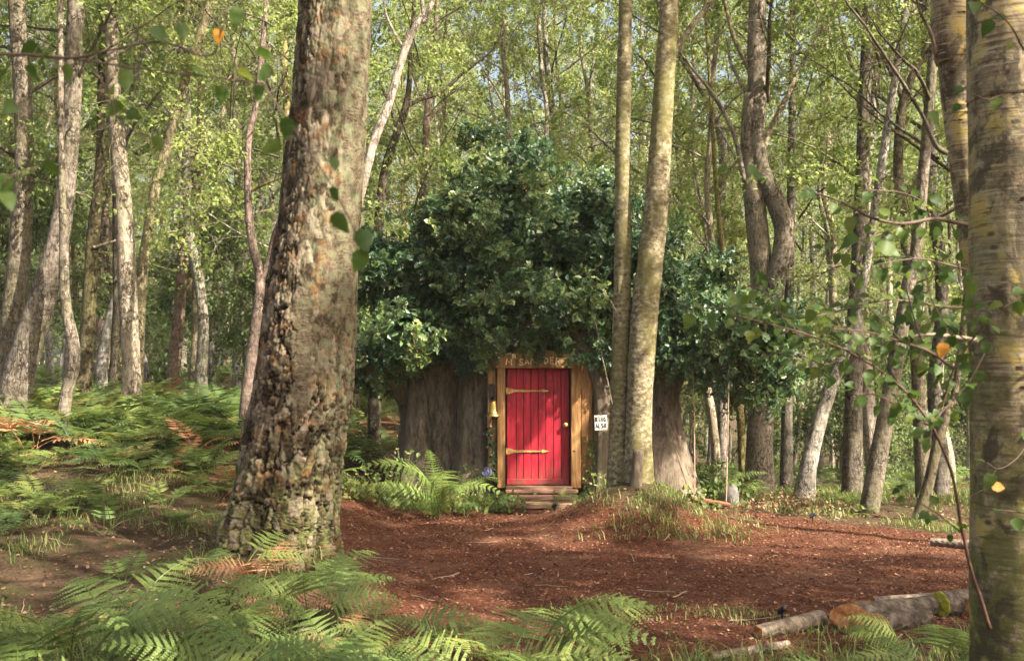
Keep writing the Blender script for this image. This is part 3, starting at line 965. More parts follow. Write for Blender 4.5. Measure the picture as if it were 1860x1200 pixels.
T_('birch_tree', 'slim pale leaning tree forking high beside the big rugged birch', 13, [(786, 0, 11), (766, 30, 14), (742, 75, 15), (722, 135, 16), (706, 190, 17), (682, 250, 18), (668, 300, 19), (640, 420, 22), (610, 640, 26), (596, 840, 30)], M['bark_mid'], None,
   branches=[([(770, 28, 9), (768, 10, 8), (764, -25, 6)], 0), ([(735, 90, 6), (716, 60, 5), (700, 20, 4), (696, -20, 3)], .1)])
T_('birch_tree', 'dark leaning tree with a long arching bough left of the oak crown', 19, [(745, 130, 11), (738, 190, 15), (720, 245, 17), (702, 300, 19), (690, 380, 20), (684, 520, 24), (680, 760, 28)], M['bark_dark'], (4, .9),
   branches=[([(732, 200, 9), (760, 182, 8), (800, 168, 7), (845, 130, 6), (900, 85, 4), (915, 40, 3)], .1), ([(722, 240, 8), (708, 190, 7), (690, 150, 5), (684, 110, 3)], 0)])
T_('birch_tree', 'brown upright tree with short boughs just left of the oak crown', 20, [(786, 120, 10), (776, 200, 14), (773, 280, 15), (768, 360, 16), (764, 520, 18), (764, 760, 20)], M['bark_brown'], (2,),
   branches=[([(775, 230, 6), (790, 205, 5), (812, 190, 3)], 0), ([(772, 300, 6), (790, 285, 5), (800, 270, 3)], 0)])
T_('birch_tree', 'bright white birch stem showing above the oak crown', 26, [(994, 120, 12), (1002, 190, 14), (1012, 260, 16), (1022, 340, 17), (1030, 700, 20)], M['bark_pale'], (1,))
T_('birch_tree', 'double stemmed tree with a serpent shaped sunlit stem beside the oak crown', 17.5, [(1376, 0, 34), (1374, 80, 38), (1375, 170, 38), (1374, 250, 36), (1382, 305, 36), (1402, 350, 40), (1424, 410, 42), (1420, 465, 42), (1408, 515, 42), (1396, 600, 44), (1386, 700, 48), (1380, 800, 54), (1380, 905, 66)], M['bark_mid'], (5,), rings=160, sides=28,
   branches=[([(1380, 290, 12), (1400, 235, 11), (1425, 185, 10), (1450, 130, 8), (1478, 80, 7), (1510, 20, 5), (1525, -30, 4)], .1), ([(1352, 330, 10), (1338, 260, 9), (1318, 210, 8), (1290, 165, 7), (1262, 130, 5), (1235, 95, 3)], -.05),
             ([(1372, 150, 10), (1350, 105, 9), (1330, 60, 8), (1318, 10, 7), (1310, -30, 6)], 0), ([(1362, 190, 8), (1340, 140, 7), (1326, 110, 5), (1322, 70, 4)], .1),
             ([(1366, 170, 30), (1362, 260, 34), (1372, 380, 40), (1382, 480, 42), (1386, 560, 44), (1388, 640, 44)], .05)])
T_('birch_tree', 'leaning mossy trunk rising out of the grass beyond the path', 14.3, [(1668, 420, 24), (1650, 520, 28), (1630, 640, 31), (1612, 740, 34), (1594, 840, 37), (1576, 942, 42)], M['bark'], (0,))
T_('birch_tree', 'stout dark trunk close behind the leaning mossy trunk', 17.5, [(1574, 60, 22), (1568, 250, 26), (1562, 420, 29), (1554, 580, 32), (1550, 740, 36), (1548, 905, 46)], M['bark_dark'], (3,))
T_('birch_tree', 'short sunlit birch leaning out of a heap of dry brush', 15.5, [(1560, 560, 20), (1534, 640, 24), (1510, 700, 28), (1484, 780, 32), (1468, 850, 36), (1456, 908, 46)], M['bark_pale'], (2, .8), lump=.1)
T_('birch_tree', 'thin dark stem leaning in the grass near the smooth birch', 13.6, [(1744, 640, 13), (1722, 740, 18), (1702, 810, 21), (1686, 880, 22), (1664, 952, 26)], M['bark_dark'], None)
T_('birch_tree', 'straight twin grey stems behind the serpent stemmed tree', 21, [(1440, 120, 14), (1438, 300, 17), (1434, 500, 19), (1430, 700, 21), (1428, 885, 26)], M['bark'], (4,))
T_('birch_tree', 'thin yellowish stem beside the serpent stemmed tree', 19, [(1300, 330, 9), (1316, 480, 12), (1332, 640, 13), (1345, 760, 16), (1352, 885, 19)], M['bark_yellow'], None)
T_('birch_tree', 'pale lumpy trunk with knobbly flanks behind the swing', 23, [(1215, 60, 14), (1305, 230, 16), (1310, 420, 17), (1312, 600, 18), (1312, 860, 22)], M['bark_mid'], (1,), lump=.12)
T_('birch_tree', 'upright light brown tree forking twice beyond the hornbeam leaves', 22, [(1598, 0, 12), (1590, 130, 17), (1578, 260, 19), (1570, 400, 22), (1566, 560, 24), (1590, 885, 28)], M['bark_mid'], (3,),
   branches=[([(1578, 290, 10), (1565, 220, 9), (1552, 140, 8), (1530, 60, 6), (1520, 0, 5)], .1), ([(1586, 160, 9), (1612, 110, 8), (1630, 60, 6), (1660, 10, 4)], 0)])
T_('birch_tree', 'sinuous brown tree right behind the upper hornbeam twigs', 16, [(1690, 60, 13), (1660, 130, 16), (1640, 190, 19), (1632, 270, 20), (1634, 360, 22), (1650, 470, 24), (1664, 620, 26), (1680, 900, 32)], M['bark'], (0,),
   branches=[([(1642, 190, 9), (1618, 130, 8), (1580, 60, 6), (1550, 10, 5)], 0), ([(1668, 110, 7), (1690, 95, 6), (1710, 70, 4)], 0)])

# twin-stemmed tree in front of the oak
tw = thing('twin_stemmed_tree', 'mossy grey tree with two close stems on the mound before the tree house', 'tree', (P(1145, 905, 13.1)[0], 13.1, .3))
_, a1 = traced_trunk(tw, [(1136, -10, 24), (1134, 120, 26), (1131, 300, 28), (1131, 480, 31), (1128, 640, 34), (1124, 780, 36), (1122, 905, 44)], 13.15, M['twin'], 48, 240, .05, freq=(14, 7))
_, a2 = traced_trunk(tw, [(1216, -10, 33), (1208, 130, 37), (1200, 260, 40), (1190, 400, 44), (1176, 520, 48), (1166, 640, 49), (1160, 780, 48), (1160, 905, 62)], 13.0, M['twin'], 56, 260, .05, freq=(14, 7))
for spec in ([(1212, 120, 14), (1232, 85, 13), (1262, 40, 11), (1290, 5, 9), (1310, -30, 8)],
             [(1070, 505, 1), (1088, 520, 1.6), (1108, 545, 2.2), (1124, 575, 3)],
             [(1082, 585, 1.2), (1092, 640, 1.8), (1101, 680, 2.2), (1112, 735, 3)]):
    pl = catmull(np.array([(*P(px, py, 13.0), .5 * w * 13 / F_PX) for px, py, w in spec]), 24)
    part('branch', *tube(pl[:, :3], pl[:, 3], 8), M['bark'] if spec[0][2] > 5 else M['bark_mid'], tw, True)
crown_on(tw, a2, 1, 1.0, 1.0)
# cut dead stub leaning on it
st = thing('tree_stub', 'short grey sawn off stub standing against the twin stems', 'stump', P(1160, 905, 12.75))
V, F = tube(catmull(np.array([P(1152, 915, 12.72), P(1156, 870, 12.74), P(1160, 817, 12.76)]), 14), np.linspace(.078, .058, 14), 14)
V[:-2] += .010 * fbm(V[:-2, 0] * 40, V[:-2, 1] * 40, V[:-2, 2] * 12)[:, None]
part('stub', V, F, M['house'], st, True)

# ------------------------------------------------------------------ the big rugged birch
def big_birch():
    Yb = 9.5
    t = thing('old_birch_tree', 'big old birch with deeply cracked bark and pale peeling patches', 'tree', (*P(503, 1000, Yb)[:2], .25))
    prof = [(500, 1075, 262), (502, 1010, 214), (508, 950, 197), (519, 900, 187), (535, 800, 180), (551, 700, 172), (562, 600, 165), (571, 500, 158), (582, 400, 146),
            (590, 300, 143), (599, 200, 138), (605, 100, 134), (611, 0, 131), (617, -120, 128), (630, -400, 118), (650, -800, 90), (665, -1200, 50)]
    a = np.array([(*P(px, py, Yb), .5 * w * Yb / F_PX) for px, py, w in prof])
    a[0, 2] = min(a[0, 2], .05)
    ringz = 640; sides = 240
    c = catmull(a, 1200)
    # more rings where it is seen
    s = np.concatenate([np.linspace(0, 12.3 / 16, 540, endpoint=False), np.linspace(12.3 / 16, 1, 60)])
    c = np.stack([np.interp(s, np.linspace(0, 1, 1200), c[:, k]) for k in range(4)], -1)
    n = len(c)
    V, F = tube(c[:, :3], c[:, 3], sides)
    m = n * sides
    th = np.tile(np.linspace(0, 2 * math.pi, sides, endpoint=False), n)
    z = np.repeat(c[:, 2], sides); r = np.repeat(c[:, 3], sides)
    d = unit(V[:m] - np.repeat(c[:, :3], sides, 0))
    x3, y3 = np.cos(th), np.sin(th)
    warpu = .9 * fbm(x3 * 3 + 4, y3 * 3, z * 4, 4); warpv = .9 * fbm(x3 * 3 + 40, y3 * 3, z * 4 + 9, 4)
    w2u = .75 * fbm(x3 * 9 + 4, y3 * 9, z * 13, 3); w2v = .75 * fbm(x3 * 9 + 70, y3 * 9, z * 13 + 9, 3)
    nu = 44
    f1, f2, idr = worley(th / (2 * math.pi) * nu + warpu * 1.3 + w2u, z * 7.5 + warpv * 1.3 + w2v, nu)
    g1, g2, gid = worley(th / (2 * math.pi) * 76 + warpu * 2, z * 21 + warpv * 2, 76)
    c1 = np.abs(fbm(x3 * 5.5 + 11, y3 * 5.5, z * 5.0, 5)); c2 = np.abs(fbm(x3 * 8 + 3, y3 * 8, z * 11, 5)); c3 = np.abs(fbm(x3 * 17 + 3, y3 * 17, z * 24, 4))
    fis = np.maximum(np.maximum(np.exp(-(c1 / .035) ** 2), .38 * np.exp(-(c2 / .020) ** 2)), .22 * np.exp(-(c3 / .03) ** 2))
    fis = np.maximum(fis, .40 * (1 - sstep(.0, .14, f2 - f1)))
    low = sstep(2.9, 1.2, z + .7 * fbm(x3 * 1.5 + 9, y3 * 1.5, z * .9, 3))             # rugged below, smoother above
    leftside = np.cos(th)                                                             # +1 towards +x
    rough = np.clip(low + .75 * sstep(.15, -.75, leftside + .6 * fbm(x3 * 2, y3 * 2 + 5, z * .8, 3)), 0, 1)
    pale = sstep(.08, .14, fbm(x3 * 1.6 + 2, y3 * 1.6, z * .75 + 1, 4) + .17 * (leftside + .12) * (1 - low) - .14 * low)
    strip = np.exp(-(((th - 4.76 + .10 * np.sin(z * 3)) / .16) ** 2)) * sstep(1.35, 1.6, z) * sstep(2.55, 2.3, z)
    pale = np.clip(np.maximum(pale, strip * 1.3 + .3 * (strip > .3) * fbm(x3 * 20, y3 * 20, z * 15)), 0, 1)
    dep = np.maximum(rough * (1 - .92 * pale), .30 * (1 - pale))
    rel = 1 - fis
    h = dep * (.042 * (rel - .6) + .008 * (idr - .5) + .045 * fbm(x3 * 12, y3 * 12, z * 10, 5)) + .004 * fbm(x3 * 30, y3 * 30, z * 26, 3) - .004 * pale * dep
    h += .05 * fbm(x3 * 1.2, y3 * 1.2, z * 1.1 + 3, 3) * r * 2
    # root flare ridges near the ground
    h += sstep(1.0, .2, z) * r * .30 * (np.sin(th * 5 + 1.0) * .5 + fbm(x3 * 2, y3 * 2, z))
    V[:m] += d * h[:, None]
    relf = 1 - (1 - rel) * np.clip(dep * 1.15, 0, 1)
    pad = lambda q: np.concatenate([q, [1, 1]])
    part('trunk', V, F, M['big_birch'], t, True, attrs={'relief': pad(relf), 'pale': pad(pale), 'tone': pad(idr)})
    # a few lifted bark curls
    r_ = random.Random(3)
    crown_on(t, a, 5, 1.15, 1.5)
    return t


big_birch()

# ------------------------------------------------------------------ smooth birches at the right
def smooth_birch(label, Yb, prof, seed, crown):
    t = thing('smooth_birch_tree', label, 'tree', (*P(prof[-1][0], prof[-1][1], Yb)[:2], .0))
    o, a = traced_trunk(t, prof, Yb, M['smooth_birch'], 64, 260, .025, freq=(5, 2.5), flare=1.15)
    r_ = random.Random(seed)
    # dark branch scars and curls of peeling bark
    for k in range(9):
        py = r_.uniform(120, 1100) if Yb < 5 else r_.uniform(0, 380)
        i = [(p_[0], p_[1], p_[2]) for p_ in prof]
        ys = [p_[1] for p_ in i]
        cx = np.interp(py, ys, [p_[0] for p_ in i]); w = np.interp(py, ys, [p_[2] for p_ in i])
        u = r_.uniform(-.8, .35)
        q = P(cx + u * w * .5, py, Yb)
        rad = .5 * w * Yb / F_PX
        nrm = np.array((u, -math.sqrt(1 - u * u), 0))
        q = P(cx, py, Yb) + nrm * rad * .985
        sx = np.array((nrm[1], -nrm[0], 0))
        if k % 3:
            L = r_.uniform(.006, .016)
            ang = np.linspace(0, 2 * math.pi, 10, endpoint=False)
            ring = np.array([q + nrm * .006 + sx * L * 1.3 * math.cos(b) * r_.uniform(.8, 1.2) + np.array((0, 0, 1)) * L * .38 * math.sin(b) * r_.uniform(.8, 1.2) for b in ang])
            rim = ring - nrm * .02
            V = np.vstack([ring, rim, [q - nrm * .004]])
            j = np.arange(10); kk = (j + 1) % 10
            part('bark_scar', V, [np.stack([j, kk, kk + 10, j + 10], -1), np.stack([kk, j, np.full(10, 20)], -1)], M['bark_dark'], t)
        else:
            L = r_.uniform(.03, .06)
            m_ = 9
            V = []
            for b in np.linspace(0, 1, m_):
                cc = q + sx * (b - .5) * L * 2 + nrm * (.004 + .016 * math.sin(b * 2.2))
                V += [cc + np.array((0, 0, .010)) + nrm * .014 * b, cc - np.array((0, 0, .010 * (1 - .6 * b)))]
            j = np.arange(m_ - 1) * 2
            part('bark_curl', np.array(V), np.stack([j, j + 1, j + 3, j + 2], -1), M['twig_pale'], t)
    crown_on(t, a, *crown)
    return t


smooth_birch('yellow barked smooth birch with green mossy foot, nearest of all trunks', 4.0, [(1838, -30, 158), (1842, 150, 160), (1846, 300, 162), (1848, 500, 166), (1852, 700, 172), (1858, 900, 180), (1862, 1050, 188), (1866, 1230, 196)], 1, (3, 1.0, 2.5))
smooth_birch('second smooth birch leaning close behind the nearest yellow birch', 5.4, [(1722, -30, 66), (1732, 60, 64), (1742, 180, 62), (1756, 300, 60), (1770, 420, 58), (1790, 600, 62), (1815, 900, 72), (1825, 1100, 84)], 2, (0, 1.0, 2.0))

# trees of the same wood beside and behind the camera, whose crowns dapple the clearing
rb = random.Random(21)
DENSE = [gen_tree(601, 15, .14, 3.6, 3.0, 15000, .10, 22), gen_tree(602, 16, .16, 4.6, 3.3, 15000, .105, 22), gen_tree(603, 12.5, .10, 6.5, 1.7, 8000, .10, 14)]
SHADE = [(5.3, 5.2, 0), (9.6, 1.2, 1), (3.0, .2, 0), (12.9, 7.6, 0), (3.4, -3.0, 1), (12.0, 13.2, 1), (1.6, -2.2, 0), (8.2, -.8, 1), (-2.75, 2.5, 0), (-7.6, 7.2, 1)]
for x, y, v in SHADE:
    if x > 0:                                               # grouped towards the sun
        x, y = 1.5 + (x - 1.5) * .974 - (y - 12) * .225, 12 + (x - 1.5) * .225 + (y - 12) * .974
    wood_tree(DENSE[v], x, y, rb.uniform(.95, 1.1), rb.uniform(0, 6.28), 'unseen birch added beside the clearing for its shade', 'birches around the clearing', rb.choice(BARKS))
for x, y, v in ((8.3, 4.7, 0), (7.3, 10.1, 2)):  # out-of-view trees added to shade the near clearing and the door
    wood_tree(DENSE[v], x, y, 1.0, 1.3, 'unseen birch added beside the clearing for its shade', 'birches around the clearing', M['bark_mid'])

# ------------------------------------------------------------------ the tree house
def prism(pts, y0, y1):
    """outline pts (x, z) given clockwise or not, from y0 (front) to y1 (back)"""
    pts = np.asarray(pts, float); n = len(pts)
    V = np.vstack([np.stack([pts[:, 0], np.full(n, y0), pts[:, 1]], -1), np.stack([pts[:, 0], np.full(n, y1), pts[:, 1]], -1)])
    me = bpy.data.meshes.new('outline')
    fs = [tuple(range(n)), tuple(range(2 * n - 1, n - 1, -1))] + [(i, i + n, (i + 1) % n + n, (i + 1) % n) for i in range(n)]
    return V, fs


def part_poly(name, V, fs, mat, parent):
    b = Vector((0, 0, 0)); p_ = parent
    while p_ is not None:
        b += p_.location; p_ = p_.parent
    me = bpy.data.meshes.new(name)
    me.from_pydata([tuple(Vector(v) - b) for v in V], [], fs)
    me.validate()
    me.materials.append(mat)
    import bmesh
    bm = bmesh.new(); bm.from_mesh(me); bmesh.ops.recalc_face_normals(bm, faces=bm.faces[:]); bm.to_mesh(me); bm.free()
    return link(name, me, parent)


DY = 15.0
XZ = lambda px, py, Y=DY: (P(px, py, Y)[0], P(px, py, Y)[2])
house = thing('tree_house', 'fat hollow oak tree house with a red plank door under a dark leafy crown', 'tree house', (.42, 16.7, .2))
XC, YC = .42, 16.7


def house_trunk():
    nr_, ns = 150, 420
    zz = np.linspace(-.05, 2.75, nr_)
    th = np.linspace(0, 2 * math.pi, ns, endpoint=False)
    Z, T = np.meshgrid(zz, th, indexing='ij')
    rl = np.interp(Z, [-.05, .2, .45, 1.1, 1.6, 1.9, 2.3, 2.75], [2.32, 2.18, 2.10, 2.0, 2.12, 2.3, 2.2, 1.5])
    rrt = np.interp(Z, [-.05, .2, .7, 1.3, 1.7, 2.1, 2.75], [2.2, 2.1, 1.95, 1.72, 1.7, 1.95, 1.4])
    ry = np.interp(Z, [-.05, .2, 1.2, 2.1, 2.75], [1.56, 1.5, 1.44, 1.5, 1.1])
    cx_, sx_ = np.cos(T), np.sin(T)
    rx = np.where(cx_ < 0, rl, rrt)
    r = 1 / np.sqrt((cx_ / rx) ** 2 + (sx_ / ry) ** 2)
    def groove(c, w, d):
        dd = np.angle(np.exp(1j * (T - c - .06 * np.sin(Z * 3 + c * 5))))
        return -d * np.exp(-(dd / w) ** 2)
    flute = groove(4.00, .040, .20) + groove(3.72, .03, .06) + groove(3.50, .035, .09) + groove(4.20, .025, .05) + groove(4.34, .02, .05) + groove(5.35, .05, .12)
    flute += .20 * np.exp(-(np.angle(np.exp(1j * (T - 3.80))) / .13) ** 2) + .20 * np.exp(-(np.angle(np.exp(1j * (T - 4.22))) / .12) ** 2) + .12 * np.exp(-(np.angle(np.exp(1j * (T - 3.45))) / .12) ** 2)
    flute += .20 * fbm(np.cos(T) * 9, np.sin(T) * 9, Z * .9, 4) + .06 * fbm(np.cos(T) * 34, np.sin(T) * 34, Z * 2.2, 4)
    flute += sstep(.75, .0, Z) * .14 * np.sin(T * 9 + 2)
    front = np.exp(-(np.angle(np.exp(1j * (T - 4.70))) / .34) ** 6)                     # flat behind the door frame
    r = r + flute * (1 - front) - .04 * front
    V = np.stack([XC + r * cx_, YC + r * sx_, Z], -1).reshape(-1, 3)
    i = np.arange(nr_ - 1)[:, None] * ns; j = np.arange(ns)[None]; k = (j + 1) % ns
    Q = np.stack([i + j, i + k, i + ns + k, i + ns + j], -1).reshape(-1, 4)
    V = np.vstack([V, [(XC, YC, 2.8)]])
    j = np.arange(ns)
    part('trunk', V, [Q, np.stack([(nr_ - 1) * ns + j, (nr_ - 1) * ns + (j + 1) % ns, np.full(ns, nr_ * ns)], -1)], M['house'], house, True)


house_trunk()


def root(pts, name='root', sides=40, rings=90, lump=.10, Y=None):
    c = catmull(np.array([(*P(px, py, yy), .5 * w * yy / F_PX) for px, py, w, yy in pts]), rings)
    V, F = tube(c[:, :3], c[:, 3], sides)
    m = rings * sides
    d = unit(V[:m] - np.repeat(c[:, :3], sides, 0)); rr = np.repeat(c[:, 3], sides)
    th = np.tile(np.linspace(0, 2 * math.pi, sides, endpoint=False), rings); s = np.repeat(np.linspace(0, 3, rings), sides)
    V[:m] += d * (rr * (lump * 2.4 * fbm(np.cos(th) * 2.5 + pts[0][0], np.sin(th) * 2.5, s * .8, 4) + .05 * np.sin(th * 7 + s)))[:, None]
    part(name, V, F, M['house'], house, True)


root([(1048, 640, 30, 15.2), (1078, 668, 34, 15.06), (1094, 715, 34, 15.0), (1096, 780, 34, 14.98), (1095, 850, 38, 14.97), (1093, 925, 54, 14.9)])
root([(1262, 640, 30, 15.2), (1228, 672, 44, 15.2), (1208, 715, 52, 15.15), (1204, 770, 66, 15.1), (1208, 830, 88, 15.05), (1216, 890, 110, 15.0), (1220, 935, 135, 14.95)])
root([(880, 640, 70, 15.5), (872, 700, 76, 15.45), (868, 790, 74, 15.42), (864, 860, 86, 15.4), (862, 920, 110, 15.35)], lump=.07)
root([(770, 690, 60, 15.8), (766, 790, 70, 15.75), (762, 860, 84, 15.7), (756, 930, 110, 15.6)], lump=.08)
for pts in ([(770, 760, 60, 16.0), (735, 712, 46, 15.9), (700, 684, 34, 15.7), (660, 668, 22, 15.5), (628, 640, 12, 15.4)],
            [(1215, 690, 50, 15.5), (1250, 655, 34, 15.2), (1290, 620, 24, 14.9), (1330, 592, 18, 14.6), (1380, 570, 10, 14.5)],
            [(830, 640, 90, 16.6), (800, 560, 60, 16.3), (790, 500, 40, 16.0), (760, 440, 22, 15.9)],
            [(980, 640, 120, 16.7), (975, 540, 90, 16.6), (960, 430, 60, 16.4), (940, 330, 34, 16.2), (930, 270, 14, 16.1)],
            [(1120, 640, 90, 16.7), (1140, 540, 60, 16.5), (1130, 450, 40, 16.3), (1110, 360, 20, 16.2)]):
    root(pts, 'limb', 18, 40, .06)
# knot holes
for px, py, yy, r_ in ((884, 678, 15.03, .045), (1199, 745, 14.915, .042), (1203, 788, 14.865, .028)):
    q = P(px, py, yy)
    V, F = lathe([(r_ * .2, .05), (r_ * .55, .012), (r_ * .8, -.022), (r_, -.03), (r_ * 1.25, -.012), (r_ * 1.45, .03)], 18)
    V = np.stack([V[:, 0] * .9, V[:, 2], V[:, 1] * 1.25], -1) + q
    part('knot', V, F, M['house'], house, True)

# door: eight planks, a kick board, two strap hinges, a knob
door = link('door', None, house)
door['label'] = 'red plank door'
b0 = P(976, 774, DY); door.location = (b0[0] - .42, DY - 16.7, XZ(976, 880)[1] - .2)
seams = [920.5, 937.5, 950.5, 964, 977.5, 991, 1005, 1019, 1034]
zb, zt = XZ(976, 880)[1], XZ(976, 669)[1]
rd = random.Random(9)
for a, b in zip(seams[:-1], seams[1:]):
    x0, x1 = XZ(a, 774)[0], XZ(b, 774)[0]
    o_ = rd.uniform(-.004, .004)
    part('plank', *box(x0 + .003, x1 - .003, DY - .005 + o_, DY + .03, zb, zt, .005), M['red'], door)
part('backing', *box(XZ(919, 774)[0], XZ(1035, 774)[0], DY + .031, DY + .05, zb, zt, .003), M['black'], door)
part('kick_board', *box(XZ(920.5, 774)[0], XZ(1033.5, 774)[0], DY - .024, DY - .0095, zb + .005, XZ(976, 869)[1], .004), M['red'], door)


def strap(yc):
    pts = [(919, -6.5), (926, -5), (934, -2.4), (945, -2.0), (984, -1.2), (984, -3.4), (998, 0), (984, 3.4), (984, 1.2), (945, 2.0), (934, 2.4), (926, 5), (919, 6.5)]
    V, fs = prism([XZ(x, yc + y) for x, y in pts], DY - .021, DY - .0105)
    o = part_poly('strap_hinge', V, fs, M['hinge'], door)
    for px in (924, 950, 970):
        q = P(px, yc, DY)
        V, F = lathe([(0.0, -.004), (.004, -.0035), (.0055, 0)], 8)
        part('nail', np.stack([V[:, 0], V[:, 2] * 1.2, V[:, 1]], -1) + (q[0], DY - .0215, q[2]), F, M['black'], o)


strap(709.5)
strap(819)
q = P(1027, 771, DY)
V, F = lathe([(.028, 0), (.028, .006), (.012, .010), (.011, .026), (.024, .034), (.031, .046), (.027, .060), (.0, .066)], 18)
part('knob', np.stack([V[:, 0], -V[:, 2], V[:, 1]], -1) + (q[0], DY - .006, q[2]), F, M['hinge'], door, True)


def rough_board(name, pxl, pxr, pyt, pyb, y0, y1, wl, wr, mat, seed, parent):
    """upright slab with natural waney edges"""
    n = 40
    zt_, zb_ = XZ(pxl, pyt)[1], XZ(pxl, pyb)[1]
    z = np.linspace(zb_, zt_, n)
    xl = XZ(pxl, 774)[0] + wl * 2 * fbm(z * 3.2 + seed, z * 0 + seed, oct=4)
    xr = XZ(pxr, 774)[0] + wr * 2 * fbm(z * 3.2 + seed + 50, z * 0 + seed, oct=4)
    yj = .010 * fbm(z * 4 + seed, z * 0 + 3, oct=3)
    c = .008
    cols = [(xl, y0 + c + yj), (xl + c, y0 + yj), ((xl + xr) / 2, y0 - .004 + yj), (xr - c, y0 + yj), (xr, y0 + c + yj), (xr, y1 + 0 * z), (xl, y1 + 0 * z)]
    V = np.stack([np.stack([x, y, z], -1) for x, y in cols], 1).reshape(-1, 3)
    m = len(cols); i = np.arange(n - 1)[:, None] * m; j = np.arange(m)[None]; k = (j + 1) % m
    Q = np.stack([i + j, i + k, i + m + k, i + m + j], -1).reshape(-1, 4)
    j = np.arange(1, m - 1)
    T = np.vstack([np.stack([0 * j, j + 1, j], -1), np.stack([0 * j, j, j + 1], -1) + (n - 1) * m])
    return part(name, V, [Q, T], mat, parent)


rough_board('door_post', 903, 917.5, 668, 884, 14.90, 15.06, .004, .003, M['frame'], 1, house)
rough_board('door_post', 1036.5, 1054, 668, 884, 14.90, 15.06, .003, .005, M['frame'], 2, house)
rough_board('side_slab', 885, 902, 655, 870, 14.965, 15.09, .020, .003, M['frame'], 3, house)
rough_board('side_slab', 1055, 1076, 660, 878, 14.965, 15.09, .003, .028, M['frame'], 4, house)
V, fs = prism([XZ(x, y) for x, y in [(900, 668.6), (899, 656), (920, 643), (958, 639), (1000, 637), (1032, 643), (1054, 655), (1055, 668.6)]], 14.875, 15.05)
lintel = part_poly('lintel', V, fs, M['frame'], house)
lm = lintel.modifiers.new('bevel', 'BEVEL'); lm.width = .006; lm.segments = 1
part('doorstep', *box(XZ(919, 0)[0], XZ(1037, 0)[0], 14.86, 15.06, XZ(976, 889)[1], XZ(976, 881)[1], .008), M['step'], house)

STROKES = {
    'M': [[(0, 0), (.12, 1), (.5, .35), (.85, 1), (1, 0)]],
    'R': [[(.05, 0), (.1, 1)], [(.1, .97), (.75, .95), (.85, .72), (.6, .52), (.1, .5)], [(.4, .5), (.95, 0)]],
    'S': [[(.9, .85), (.55, 1), (.15, .82), (.3, .58), (.72, .42), (.85, .18), (.45, 0), (.05, .15)]],
    'A': [[(0, 0), (.5, 1), (1, 0)], [(.2, .36), (.82, .36)]],
    'N': [[(0, 0), (.05, 1), (.9, .05), (.95, 1)]],
    'D': [[(.1, 0), (.12, 1)], [(.12, 1), (.7, .85), (.9, .5), (.65, .12), (.1, 0)]],
    'E': [[(.85, .98), (.12, 1), (.08, .02), (.88, 0)], [(.1, .52), (.7, .54)]],
    'I': [[(.5, 0), (.5, 1)]],
    'G': [[(.9, .82), (.5, 1), (.1, .7), (.1, .28), (.5, 0), (.88, .2), (.9, .48), (.55, .46)]],
    'L': [[(.15, 1), (.12, 0), (.85, .03)]],
    'O': [[(.5, 1), (.1, .7), (.12, .25), (.5, 0), (.88, .25), (.9, .7), (.5, 1)]],
}


def letter(ch, x, z, w, h, y, r, mat, parent, tilt=0.0):
    ps = []
    for s in STROKES[ch]:
        pts = np.array(s, float) - .5
        pts = catmull(pts, 14 if len(s) > 3 else 6) if ch in 'SGOD' and len(s) > 2 else np.array(pts)
        X = pts[:, 0] * w; Z = pts[:, 1] * h
        q = np.stack([x + X * math.cos(tilt) - Z * math.sin(tilt), np.full(len(X), y), z + X * math.sin(tilt) + Z * math.cos(tilt)], -1)
        V, F = tube(q[:, [0, 2, 1]], r, 6)
        V = V[:, [0, 2, 1]]; V[:, 1] = y + (V[:, 1] - y) * .5
        ps.append((V, F))
    V, F = merge(ps)
    return part('letter', V, F, mat, parent)


for ch, px, py, w, h, ti in (('M', 924.5, 657, 10, 11, -.1), ('R', 934.5, 647, 7, 8, .1), ('S', 947, 657.5, 8, 11, 0), ('A', 957, 656.5, 8, 11, .05), ('N', 969, 655, 9, 11, 0), ('D', 982, 654.5, 8, 11, .1),
                             ('E', 1003, 654.5, 8, 11, 0), ('R', 1014, 656, 8.5, 12.5, -.08), ('S', 1028, 656, 7, 12, 0)):
    if ch == 'D': px = 992
    x, z = XZ(px, py, 14.87)
    s = 14.87 / F_PX
    letter(ch, x, z, w * s, h * s, 14.873, .0095, M['carved'], lintel, ti)

# crown of the oak: leaf sprays on a lumpy volume, dense dark leaves inside
_b = [(895, 315, 70, 62), (972, 368, 56, 46), (1085, 388, 48, 44), (1165, 445, 50, 55), (850, 428, 66, 58), (755, 458, 66, 50), (930, 420, 95, 70), (1030, 430, 85, 65), (1110, 470, 80, 65), (700, 520, 48, 55), (790, 520, 85, 60),
      (900, 530, 95, 60), (1010, 540, 95, 60), (1190, 500, 75, 70), (1120, 560, 80, 52), (680, 585, 40, 66), (750, 598, 75, 42), (1260, 522, 70, 46), (1340, 562, 58, 42), (1230, 590, 62, 60), (1310, 610, 75, 55), (1385, 600, 38, 58),
      (1330, 665, 52, 38), (1388, 675, 26, 30), (1215, 640, 40, 28), (668, 660, 30, 32), (860, 586, 80, 40), (970, 572, 80, 38), (1075, 584, 70, 42)]
_rb = random.Random(12)
BLOBS = [(a, b, c, d, 15.55 + _rb.uniform(-.35, .55) - (.35 if b > 585 else 0) + (.5 if b < 380 else 0), .62 + .004 * c) for a, b, c, d in _b]
r_ = random.Random(77); g_ = np.random.default_rng(77)


